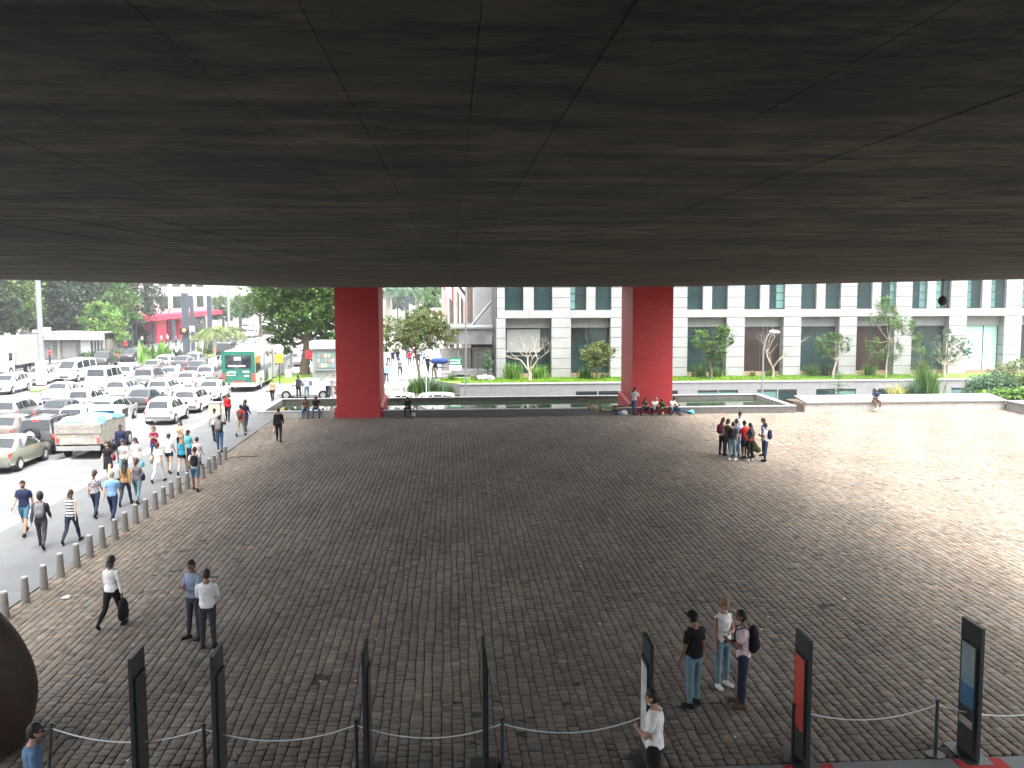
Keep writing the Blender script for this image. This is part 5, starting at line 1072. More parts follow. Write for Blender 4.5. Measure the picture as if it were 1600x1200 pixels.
POSES = dict(
 stand=dict(), stand2=dict(hL=-3, hR=6, kR=8, sL=8, eL=14, sR=-4, eR=12, tw=6),
 arms_front=dict(sL=25, eL=85, iL=45, sR=20, eR=80, iR=45, hR=4), phone=dict(sR=35, eR=105, iR=30, sL=5, eL=15, hp=22),
 crossed=dict(sL=28, eL=95, iL=70, sR=28, eR=95, iR=70), hipbag=dict(sL=20, eL=80, iL=50, sR=0, eR=10, hL=-2, hR=3),
 walk=dict(hL=24, kL=6, hR=-14, kR=24, sL=-18, eL=12, sR=22, eR=22), walk2=dict(hL=-16, kL=26, hR=22, kR=5, sL=20, eL=24, sR=-16, eR=10),
 stride=dict(hL=30, kL=10, hR=-20, kR=34, sL=-24, eL=16, sR=18, eR=30), carry=dict(hL=-18, kL=30, hR=18, kR=5, sL=10, eL=30, iL=10, sR=2, eR=4, aR=12),
 handhead=dict(hL=8, hR=-6, kR=8, sR=70, eR=135, iR=25, aR=25, sL=8, eL=20), bend=dict(lean=55, hL=10, kL=15, hR=20, kR=20, sL=70, eL=20, sR=60, eR=35),
 sit=dict(hL=86, kL=86, hR=82, kR=80, lean=12, sL=42, eL=62, iL=38, sR=40, eR=60, iR=40, hp=15, oL=8, oR=8), sit2=dict(hL=80, kL=92, hR=88, kR=78, lean=22, sL=55, eL=40, iL=25, sR=48, eR=55, iR=30, hp=22, oL=12, oR=10),
 floor=dict(hL=118, kL=125, hR=105, kR=128, lean=18, sL=60, eL=45, iL=40, sR=55, eR=55, iR=45, hp=25, oL=22, oR=26), floor2=dict(hL=95, kL=22, hR=120, kR=120, lean=-12, sL=-30, eL=5, aL=14, sR=45, eR=60, iR=35, oL=6, oR=12),
 crouch=dict(hL=112, kL=135, hR=100, kR=125, lean=35, sL=55, eL=60, iL=30, sR=60, eR=50, iR=30, hp=15, oL=15, oR=15),
 lie=dict(hL=8, kL=10, hR=28, kR=50, sL=160, eL=50, sR=20, eR=60, iR=40, lie=1))
class Fig: pass
def figure(pose, Hh=1.72, fem=False, girth=1.0, fine=True):
    """joint positions, capsule list (name, A, B, r) and a tube mesh"""
    q = dict(hL=0, kL=0, hR=0, kR=0, sL=2, eL=8, iL=0, aL=7, sR=2, eR=8, iR=0, aR=7, lean=0, hp=5, hy=0, tw=0, oL=2, oR=2, lie=0); q.update(POSES[pose] if isinstance(pose, str) else pose)
    s = Hh/1.75; f = Fig(); J = {}
    Lr = rx(-q['lean']); U = lambda x, y, z: Lr @ Vector((x, y, z))
    pel = Vector((0, 0, 0)); J['pel'] = pel; J['waist'] = U(0, 0, .16)*s; J['chest'] = U(0, .01, .36)*s; J['neck0'] = U(0, 0, .515)*s; J['neck1'] = J['neck0']+(Lr @ Vector((0, .018, .075)))*s
    Hr = Lr @ rz3(q['hy']) @ rx(-q['hp']); J['head'] = J['neck1']+(Hr @ Vector((0, .02, .105)))*s; f.Hr = Hr; f.s = s
    sw_ = (.150 if fem else .175); B_ = []
    for sd, sx in (('L', -1), ('R', 1)):
        hip = Vector((sx*.092*s, 0, -.02*s)); R0 = rx(q['h'+sd]) ; O = Matrix.Rotation(math.radians(-sx*q['o'+sd]), 3, 'Y') if q['h'+sd] < 60 else rz3(-sx*q['o'+sd])
        td = O @ (R0 @ DN); kn = hip+td*.43*s; sdv = O @ (rx(q['h'+sd]-q['k'+sd]) @ DN) if q['h'+sd] < 60 else rz3(-sx*q['o'+sd]*.3) @ (rx(q['h'+sd]-q['k'+sd]) @ DN)
        an = kn+sdv*.41*s; fa = max(-60, min(20, (q['h'+sd]-q['k'+sd])*.75)) if not q['lie'] else 0
        fd = rz3(-sx*9) @ (rx(fa) @ Vector((0, 1, 0))); up_ = fd.cross(Vector((1, 0, 0))).normalized(); 
        J['hip'+sd], J['kn'+sd], J['an'+sd] = hip, kn, an; J['heel'+sd] = an-fd*.05*s-Vector((0, 0, .045*s)); J['toe'+sd] = an+fd*.165*s+rx(fa) @ Vector((0, 0, -.055*s)); J['fd'+sd] = fd
        sh = J['neck0']+(Lr @ rz3(q['tw']) @ Vector((sx*sw_, -.005, -.068)))*s
        ud = Lr @ (Matrix.Rotation(math.radians(-sx*q['a'+sd]), 3, 'Y') @ (rx(q['s'+sd]) @ DN)); el = sh+ud*.285*s
        fdv = Lr @ (Matrix.Rotation(math.radians(-sx*q['a'+sd]*.5), 3, 'Y') @ (rz3(sx*q['i'+sd]) @ (rx(q['s'+sd]+q['e'+sd]) @ DN))); wr = el+fdv*.25*s
        J['sh'+sd], J['el'+sd], J['wr'+sd], J['ha'+sd] = sh, el, wr, wr+fdv*.17*s; J['hd'+sd] = fdv
    if q['lie']:
        M_ = Matrix.Rotation(math.radians(-90), 3, 'X') if q['lie'] == 1 else Matrix.Rotation(math.radians(90), 3, 'Y'); M_ = Matrix.Rotation(math.radians(78), 3, 'Y') @ M_
        J = {k: M_ @ v for k, v in J.items()}; f.Hr = M_ @ f.Hr; pz = min(v.z for k_, v in J.items() if not k_.startswith(('fd', 'hd')))-.07*s
    else:
        pz = min([J['toeL'].z, J['toeR'].z, J['heelL'].z, J['heelR'].z]) - .02*s; pz = min(pz, -.145*s if max(q['hL'], q['hR']) > 94 else pz)
    for k in J:
        if not k.startswith(('fd', 'hd')): J[k] = J[k]-Vector((0, 0, pz))
    f.J = J; g = girth; b = MB(); caps = []
    def limb(nm, A, Bp, rs, n=10, flat=1.0):
        k = len(rs); pts = [A.lerp(Bp, i/(k-1)) for i in range(k)]; d = (Bp-A).normalized(); r_ = [x*s*g for x in rs]
        P_ = [A-d*r_[0]*.75, A-d*r_[0]*.4]+pts+[Bp+d*r_[-1]*.4, Bp+d*r_[-1]*.75]; b.tube(P_, [r_[0]*.35, r_[0]*.85]+r_+[r_[-1]*.85, r_[-1]*.35], n, flat=flat); caps.append((nm, A, Bp, sum(r_)/k))
    for sd in 'LR':
        hw = 1.06 if fem else 1.0
        limb('thigh'+sd, J['hip'+sd], J['kn'+sd], [.088*hw, .086*hw, .074, .062, .056]); limb('shin'+sd, J['kn'+sd], J['an'+sd], [.054, .057, .052, .040, .036]); limb('foot'+sd, J['heel'+sd], J['toe'+sd], [.038, .042, .040, .030], 8)
        aw = .86 if fem else 1.0
        limb('arm'+sd, J['sh'+sd], J['el'+sd], [.046*aw, .047*aw, .042*aw, .037*aw], 8); limb('fore'+sd, J['el'+sd], J['wr'+sd], [.038*aw, .038*aw, .031*aw, .024*aw], 8)
    # torso as stacked elliptical rings
    ax = (J['neck0']-J['pel']).normalized(); xr = Vector((1, 0, 0)) if not q['lie'] else (J['shR']-J['shL']).normalized(); fy = ax.cross(xr)*-1
    if fy.length < .1: fy = Vector((0, 1, 0))
    wa, hp_, ch, sh_ = (.118, .168, .150, .150) if fem else (.140, .158, .168, .182)
    prof = [(-.12, .06, .06), (-.09, hp_*.8, .095), (-.02, hp_, .112), (.06, hp_*.95, .11), (.16, wa, .092), (.27, (wa+ch)/2, .103), (.37, ch, .118 if not fem else .122), (.44, sh_, .105), (.485, sh_*.80, .080), (.52, .085, .062), (.545, .058, .055)]
    vs = []; n = 14
    for (z, a_, c_) in prof:
        base = J['pel']+(J['waist']-J['pel'])*(z/.16) if z <= .16 else (J['waist'].lerp(J['chest'], (z-.16)/.20) if z <= .36 else J['chest'].lerp(J['neck0'], (z-.36)/.155))
        for j in range(n): t = 2*math.pi*j/n; vs.append(base+(xr*math.cos(t)*a_+fy*math.sin(t)*c_)*s*g)
    k = len(prof); b.add(vs, [(i*n+j, i*n+(j+1) % n, (i+1)*n+(j+1) % n, (i+1)*n+j) for i in range(k-1) for j in range(n)]+[tuple(range(n-1, -1, -1)), tuple((k-1)*n+j for j in range(n))])
    caps += [('hips', J['pel'].lerp(J['waist'], -.35), J['pel'].lerp(J['waist'], .55), .13*s*g), ('torso', J['waist'], J['chest'], .13*s*g), ('torso', J['chest'], J['neck0']-ax*.02*s, .13*s*g)]
    limb('neck', J['neck0'], J['neck1'], [.056, .05], 9); b.tube([J['neck1'], J['neck1'].lerp(J['head'], .6)], [.052*s, .045*s], 9)
    # head
    hv = []; nu, nv = 18, 14
    for i in range(nv+1):
        ph = math.pi*i/nv
        for j in range(nu):
            th = 2*math.pi*j/nu; x, y, z = math.sin(ph)*math.cos(th), math.sin(ph)*math.sin(th), -math.cos(ph)
            jaw = 1-.28*max(0, -z)**1.2; X = .074*x*jaw; Y = .094*y*(1-.10*max(0, -z))+(.012 if z < -.3 and y > 0 else 0)*max(0, y); Z = .118*z
            if y > .75 and abs(x) < .35 and -.35 < z < .12: Y += .016
            if y > .6 and .1 < abs(x) < .55 and .0 < z < .3: Y -= .007
            if y < 0 and z < -.4: Y *= .8
            hv.append(J['head']+f.Hr @ Vector((X, Y, Z))*s)
    b.add(hv, [(i*nu+j, i*nu+(j+1) % nu, (i+1)*nu+(j+1) % nu, (i+1)*nu+j) for i in range(nv) for j in range(nu)])
    for sx in (-1, 1): b.ell(J['head']+f.Hr @ Vector((sx*.077, -.005, -.005))*s, (.012*s, .02*s, .032*s), 6, 5)
    b.ell(J['head']+f.Hr @ Vector((0, .101, -.018))*s, (.013*s, .017*s, .024*s), 6, 5)
    # hands: palm, four fingers, thumb
    for sd, sx in (('L', -1), ('R', 1)):
        d = J['hd'+sd].normalized(); o_ = Vector((sx, 0, 0)); o_ = (o_-d*o_.dot(d)); o_ = o_.normalized() if o_.length > .1 else Vector((0, 0, 1)); fw = o_.cross(d)*sx; fw = fw.normalized()   # palm width runs along fw
        wr = J['wr'+sd]; c = wr+d*.045*s; b.tube([wr, wr+d*.03*s, c+d*.03*s, c+d*.05*s], [.024*s, .036*s, .040*s, .034*s], 8, flat=.55) if False else b.ell(c, (.018*s, .04*s, .055*s), 8, 6, Matrix((o_, fw, d)).transposed())
        for i_, (u, L) in enumerate(((-.027, .062), (-.009, .074), (.010, .070), (.027, .055))):
            p0 = c+d*.038*s+fw*u*s; p1 = p0+(d*.95-o_*.25)*L*.5*s; p2 = p1+(d*.7-o_*.6)*L*.5*s; b.tube([p0, p1, p2], [.0095*s, .0088*s, .0065*s], 6)
        p0 = c-d*.015*s+fw*.034*s; p1 = p0+(d*.5+fw*.7-o_*.2)*.04*s; b.tube([p0, p1, p1+(d*.9-o_*.3)*.03*s], [.012*s, .0105*s, .008*s], 6)
        caps.append(('hand'+sd, wr+d*.03*s, wr+d*.15*s, .03*s))
    caps.append(('head', J['head'], J['head']+f.Hr @ Vector((0, 0, .03))*s, .09*s))
    me = b.mesh('body'); bm = bmesh.new(); bm.from_mesh(me); bmesh.ops.recalc_face_normals(bm, faces=bm.faces); bm.to_mesh(me); bm.free()
    o = D.objects.new('tmp', me); COL.objects.link(o); md_ = o.modifiers.new('r', 'REMESH'); md_.mode = 'VOXEL'; md_.voxel_size = .0125 if fine else .022; md_.use_smooth_shade = True
    sm = o.modifiers.new('s', 'SMOOTH'); sm.factor = .4; sm.iterations = 1 if not fine else 2
    dg = bpy.context.evaluated_depsgraph_get(); m2 = D.meshes.new_from_object(o.evaluated_get(dg)); D.objects.remove(o); D.meshes.remove(me)
    nV = len(m2.vertices); co = np.empty(nV*3, np.float32); m2.vertices.foreach_get('co', co); co = co.reshape(-1, 3); no = np.empty(nV*3, np.float32); m2.vertices.foreach_get('normal', no); no = no.reshape(-1, 3)
    quads = np.array([list(p.vertices) for p in m2.polygons], np.int32) if all(len(p.vertices) == 4 for p in m2.polygons) else np.array([list(p.vertices)+([p.vertices[-1]] if len(p.vertices) == 3 else []) for p in m2.polygons], np.int32)
    fc = co[quads].mean(1); best = np.full(len(fc), 9.); lab = np.zeros(len(fc), int); tt = np.zeros(len(fc))
    for i, (nm, A, Bp, r) in enumerate(caps):
        A = np.array(A); Bv = np.array(Bp)-A; t = ((fc-A)@Bv)/(Bv@Bv); tc = np.clip(t, 0, 1); dd = np.linalg.norm(fc-(A+tc[:, None]*Bv), axis=1)-r; up = dd < best; best[up] = dd[up]; lab[up] = i; tt[up] = t[up]
    f.names = [c[0] for c in caps]; f.lab, f.t, f.q, f.co, f.no, f.body, f.fem, f.g, f.fine = lab, tt, quads, co, no, m2, fem, g, fine
    pn = np.array([c[0] for c in caps])[lab]
    nk = np.array(J['neck0']); axn = np.array(ax); hgt = (fc-nk)@axn; rad = np.linalg.norm((fc-nk)-hgt[:, None]*axn, axis=1)
    col_ = (np.isin(pn, ['torso'])) & (hgt > -.028*s+np.minimum(0, (rad-.075*s))*.0) & (rad < .072*s*g); pn = pn.astype('<U8'); pn[col_ & (hgt > -.012*s)] = 'neck'
    f.pn = pn; return f
FC = {}
def garment(f, sel, push, name, mat, parent, fold=.004):
    fs = f.q[sel]
    if len(fs) == 0: return None
    used, inv = np.unique(fs, return_inverse=True); inv = inv.reshape(fs.shape); P_ = f.co[used].copy(); N_ = f.no[used]
    fo = fold*.45*(np.sin(P_[:, 2]*23+P_[:, 0]*37+1.5*np.sin(P_[:, 1]*19))+np.sin(P_[:, 2]*49-P_[:, 1]*41+2+np.sin(P_[:, 0]*31))+.8*np.sin(P_[:, 0]*71+P_[:, 2]*13))
    outer = P_+N_*(push+fo)[:, None]; inner = P_+N_*.001; n_ = len(used)
    E = {}
    for q_ in inv:
        for i in range(4):
            a_, c_ = int(q_[i]), int(q_[(i+1) % 4])
            if a_ != c_: E[(a_, c_)] = 1
    rim = [(c_, a_, a_+n_, c_+n_) for (a_, c_) in E if (c_, a_) not in E]
    F = np.concatenate([inv, np.array(rim, int).reshape(-1, 4)]) if rim else inv
    F = [tuple(dict.fromkeys(int(v) for v in r)) for r in F]
    me = D.meshes.new(name); me.from_pydata(np.concatenate([outer, inner]).tolist(), [], F); me.polygons.foreach_set('use_smooth', [True]*len(me.polygons)); return link(name, me, mat, parent)
def person(loc, rz, label, pose='stand', H=1.72, fem=False, top='white', sleeve='short', bottom='jeans', legs='long', hair='black', hstyle='short', skin='a', shoe='black', fine=False, girth=1.0, group=None, skirt=None, cap=None, cat='person', glasses=False, lie=False, belt=None, hem=None):
    key = (pose, round(H, 2), fem, girth, fine)
    if key not in FC: FC[key] = figure(pose, H, fem, girth, fine)
    f = FC[key]; J, s = f.J, f.s; e = empty('person', loc, rz, label, cat, group)
    if f.body.users == 0: body = f.body
    else: body = f.body.copy()
    body.materials.clear(); body.materials.append(SKIN[skin]); o = D.objects.new('body', body); COL.objects.link(o); o.parent = e
    pn, t = f.pn, f.t; isA = np.char.startswith(pn, 'arm'); isF = np.char.startswith(pn, 'fore'); isT = np.char.startswith(pn, 'thigh'); isS = np.char.startswith(pn, 'shin'); isft = np.char.startswith(pn, 'foot')
    tors = (pn == 'torso')
    up = tors | ((pn == 'hips') & (t > .30))
    if sleeve == 'long': up |= isA | (isF & (t < .9))
    elif sleeve == 'short': up |= isA & (t < .62)
    elif sleeve == 'none': up |= isA & (t < .0)
    lo = (pn == 'hips') | (isT & (t < {'long': 9, 'shorts': .85, 'mini': .35}.get(legs, 9)))
    if legs == 'long': lo |= isS & (t < .95)
    garment(f, lo, .008, 'trousers' if legs == 'long' else 'shorts', CL[bottom], e, .003)
    garment(f, up, .016, 'top', CL[top], e, .005)
    for sd in 'LR': garment(f, (pn == 'foot'+sd) | ((pn == 'shin'+sd) & (t > .955)), .007, 'shoe', CL[shoe], e, .0)
    if hem: b = MB(); c = J['pel'].lerp(J['waist'], .35); b.tube([c-Vector((0, 0, .035)), c+Vector((0, 0, .03))], [.178*s]*2, 16, cap=False, flat=.75); b.build('hem', CL[hem], e)
    if skirt:
        b = MB(); c = J['pel']; L = skirt[1]; n = 18; vs = []
        for i, (z, r) in enumerate(((.10, .145), (-.02, .185), (-L*.5, .19), (-L, .205))):
            for j in range(n): a_ = j*2*math.pi/n; rr = r*(1+.04*math.sin(a_*5+i)); vs.append((c.x+rr*math.cos(a_)*s, c.y+rr*.82*math.sin(a_)*s, c.z+z*s))
        b.add(vs, [(i*n+j, i*n+(j+1) % n, (i+1)*n+(j+1) % n, (i+1)*n+j) for i in range(3) for j in range(n)]); b.build('skirt', CL[skirt[0]], e, smooth=True)
    # hair
    Hd, Hr = J['head'], f.Hr
    if hstyle != 'bald':
        b = MB(); nu, nv = 20, 14; vs = []; keep = []
        for i in range(nv+1):
            ph = math.pi*i/nv
            for j in range(nu):
                th = 2*math.pi*j/nu; x, y, z = math.sin(ph)*math.cos(th), math.sin(ph)*math.sin(th), -math.cos(ph)
                lim = (.34 if y > .35 else ((.12 if hstyle == 'short' else -.1) if y > -.25 else -.55)) if hstyle != 'hood' else -.9
                th_ = .011 if hstyle in ('short', 'cap') else .022
                k_ = 1+th_/.09*(1+.25*math.sin(ph)*math.sin(th*5+i*1.7)) if z > lim else .93
                vs.append(Hd+Hr @ Vector((.076*x*k_, .094*y*k_-(.006), .118*z*k_+.004))*s)
        b.add(vs, [(i*nu+j, i*nu+(j+1) % nu, (i+1)*nu+(j+1) % nu, (i+1)*nu+j) for i in range(nv) for j in range(nu)])
        if hstyle in ('long', 'bob', 'vlong'):
            L = {'bob': .15, 'long': .30, 'vlong': .42}[hstyle]; dn = Hr @ Vector((0, -.35, -1)); dn.normalize()
            vs = []; n = 12
            for i in range(6):
                u = i/5; c = Hd+(Hr @ Vector((0, -.035-.03*u, .02)))*s+dn*L*u*s; w_ = (.088+.012*math.sin(u*3.1)-.03*max(0, u-.7)/.3)*s
                for j in range(n): a_ = 2*math.pi*j/n; vs.append(c+(Hr @ Vector((math.cos(a_)*w_*(1+.06*math.sin(j*3+i)), math.sin(a_)*.052*s*(1-.3*u), 0))))
            b.add(vs, [(i*n+j, i*n+(j+1) % n, (i+1)*n+(j+1) % n, (i+1)*n+j) for i in range(5) for j in range(n)]+[tuple(5*n+j for j in range(n))])
        if hstyle == 'bun': b.ell(Hd+Hr @ Vector((0, -.10, .06))*s, (.045*s, .04*s, .045*s), 10, 7)
        if hstyle == 'tail': b.tube([Hd+Hr @ Vector((0, -.095, .03))*s, Hd+Hr @ Vector((0, -.15, -.05))*s, Hd+Hr @ Vector((0, -.13, -.2))*s], [.03*s, .035*s, .012*s], 8)
        b.build('hair', HAIR[hair], e, smooth=True)
    # face
    hd = bool(fine); b = MB(); 
    for sx in (-1, 1):
        b.ell(Hd+Hr @ Vector((sx*.031, .083, .012))*s, (.013*s, .009*s, .008*s), 8, 6)
        b.box(-.016*s, .016*s, -.004*s, .006*s, -.003*s, .003*s, Hr, Hd+Hr @ Vector((sx*.031, .090, .032))*s)
    b.build('eyes', HAIR['black'], e); b = MB(); b.ell(Hd+Hr @ Vector((0, .094, -.055))*s, (.022*s, .008*s, .007*s), 8, 5); b.build('mouth', mk('lips', (.28, .09, .08), .6, objco=True), e)
    if glasses:
        b = MB(); b.tube([Hd+Hr @ Vector((x, y, .012))*s for x, y in ((-.082, -.01), (-.075, .07), (-.03, .106), (.03, .106), (.075, .07), (.082, -.01))], .006*s, 5)
        for sx in (-1, 1): b.ell(Hd+Hr @ Vector((sx*.034, .103, .010))*s, (.025*s, .006*s, .019*s), 10, 6)
        b.build('glasses', M_black, e)
    if cap:
        b = MB(); b.ell(Hd+Hr @ Vector((0, -.004, .05))*s, (.092*s, .108*s, .088*s), 16, 9); b.tube([Hd+Hr @ Vector((0, .07, .055))*s, Hd+Hr @ Vector((0, .19, .04))*s], [.075*s, .05*s], 12, flat=.18); b.build('cap', CL[cap], e, smooth=True)
    e['_f'] = 0; del e['_f']; e_f[e.name] = f; return e
e_f = {}
def yawof(px_dir):  # heading: 0 faces away from the camera (+Y), 180 towards
    return math.radians(px_dir)
def on(e, p):  # a body-local point to the scene
    c, s_ = math.cos(e.rotation_euler.z), math.sin(e.rotation_euler.z); return Vector((e.location.x+p.x*c-p.y*s_, e.location.y+p.x*s_+p.y*c, e.location.z+p.z))
def backpack(e, col, label, s=1.0, w_=.15, h=.23, d=.09, front=False):
    J = e_f[e.name].J; c = J['chest']+Vector((0, -.125-d*.5, -.02)); c = J['chest']-(J['neck0']-J['pel']).normalized()*.06+((J['neck0']-J['pel']).normalized().cross(Vector((1, 0, 0)))*(-1 if not front else 1))*-(.13+d*.6)
    if c.y > J['chest'].y: c.y = 2*J['chest'].y-c.y
    p = on(e, c); r = empty('backpack', p, e.rotation_euler.z, label, 'backpack')
    b = MB(); b.ell((0, 0, 0), (w_*s, d*s, h*s), 16, 12); me = b.mesh('pack', True)
    for v in me.vertices: v.co.x = math.copysign(abs(v.co.x/(w_*s))**.6, v.co.x)*w_*s; v.co.z = math.copysign(abs(v.co.z/(h*s))**.7, v.co.z)*h*s
    link('pack', me, CL[col], r); b = MB(); b.ell((0, -d*.8*s, -h*.35*s), (w_*.75*s, d*.45*s, h*.42*s), 12, 8); b.build('pocket', CL[col], r, smooth=True)
    for sx in (-1, 1): b = MB(); b.tube([(sx*.09, d*.5, h*.8), (sx*.10, d+.07, h*1.0), (sx*.11, d+.22, h*.75), (sx*.11, d+.25, .0), (sx*.12, d+.1, -h*.6), (sx*.09, d*.5, -h*.7)], [.018]*6, 6, flat=.6); b.build('strap', CL[col], r, smooth=True)
    return r
def handbag(e, col, label, side='R', w_=.16, h=.13, drop=.25, strap=True, name='handbag', mid=False, dd=.05):
    J = e_f[e.name].J; sx = 1 if side == 'R' else -1
    if mid: anchor = J['pel']+Vector((sx*.24, -.02, .10)); top_ = J['sh'+side]+Vector((0, 0, .05))
    else: top_ = J['ha'+side]-J['hd'+side]*.06; anchor = top_-Vector((0, 0, drop))
    p = on(e, anchor); r = empty(name, p, e.rotation_euler.z, label, 'bag'); b = MB(); b.ell((0, 0, 0), (dd, w_, h), 12, 9); me = b.mesh('bag', True)
    for v in me.vertices: v.co.z = math.copysign(abs(v.co.z/h)**.6, v.co.z)*h; v.co.y *= 1.0-.25*(v.co.z/h)
    link('pouch', me, CL[col], r)
    if strap: tp = top_-anchor; b = MB(); b.tube([(0, -w_*.6, h*.7), (tp.x, tp.y-.015, tp.z), (tp.x, tp.y+.015, tp.z), (0, w_*.6, h*.7)], .009, 6); b.build('strap', CL[col], r)
    return r
def pp(px, py, z=0): v = at(px, py, z); return (v.x, v.y, z)
GS = 'people walking on the pavement along the avenue'
# ---------- foreground people
e = person(pp(177, 980), math.radians(-12), 'woman in white blouse and black trousers walking away with a black bag in her hand', 'carry', 1.66, True, 'white', 'long', 'black', hair='black', hstyle='bob', skin='b', fine=True)
handbag(e, 'black', 'black soft backpack carried in the hand of the woman in the white blouse', 'R', .17, .26, .27, name='backpack', dd=.10)
e = person(pp(305, 997), math.radians(150), 'man in grey blue shirt turned towards the man in the white shirt', 'arms_front', 1.76, False, 'greyblue', 'long', 'charcoal', fine=True, skin='b', hair='black')
e = person(pp(326, 1012), math.radians(8), 'man in white long-sleeved shirt and grey trousers with his back to us', 'crossed', 1.70, False, 'white', 'long', 'charcoal', fine=True, skin='b', hair='black', girth=1.04)
e = person(pp(1083, 1103), math.radians(28), 'man in black cap and black tee shirt with pale jeans, seen from behind', 'stand2', 1.76, False, 'black', 'short', 'pale_jeans', cap='black', fine=True, skin='b', shoe='black', girth=1.05)
e = person(pp(1128, 1072), math.radians(200), 'woman in white top and blue jeans facing the two men', 'hipbag', 1.72, True, 'white', 'none', 'pale_jeans', hair='blonde', hstyle='bun', skin='a', shoe='shoe_w', fine=True)
e = person(pp(1160, 1102), math.radians(72), 'man in white and pink tee shirt and jeans facing left', 'arms_front', 1.78, False, 'palepink', 'short', 'dark_jeans', fine=True, skin='b', hair='black', shoe='brown', girth=1.02)
backpack(e, 'black', 'dark backpack worn by the man in the white and pink tee shirt', 1.05, h=.24)
v = at(1022, 1262, 0); e = person((v.x, v.y, .012), math.radians(68), 'man in white tee shirt and black trousers walking past the pale poster sign', 'hipbag', 1.77, False, 'white', 'short', 'black', fine=True, skin='a', hair='black', hstyle='short', girth=1.04)
v = at(58, 1325, 0); e = person((v.x, v.y, .012), math.radians(-60), 'man in blue tee shirt with dark glasses at the lower left corner', 'stand', 1.74, False, 'blue', 'short', 'jeans', fine=True, skin='a', hair='black', glasses=True)
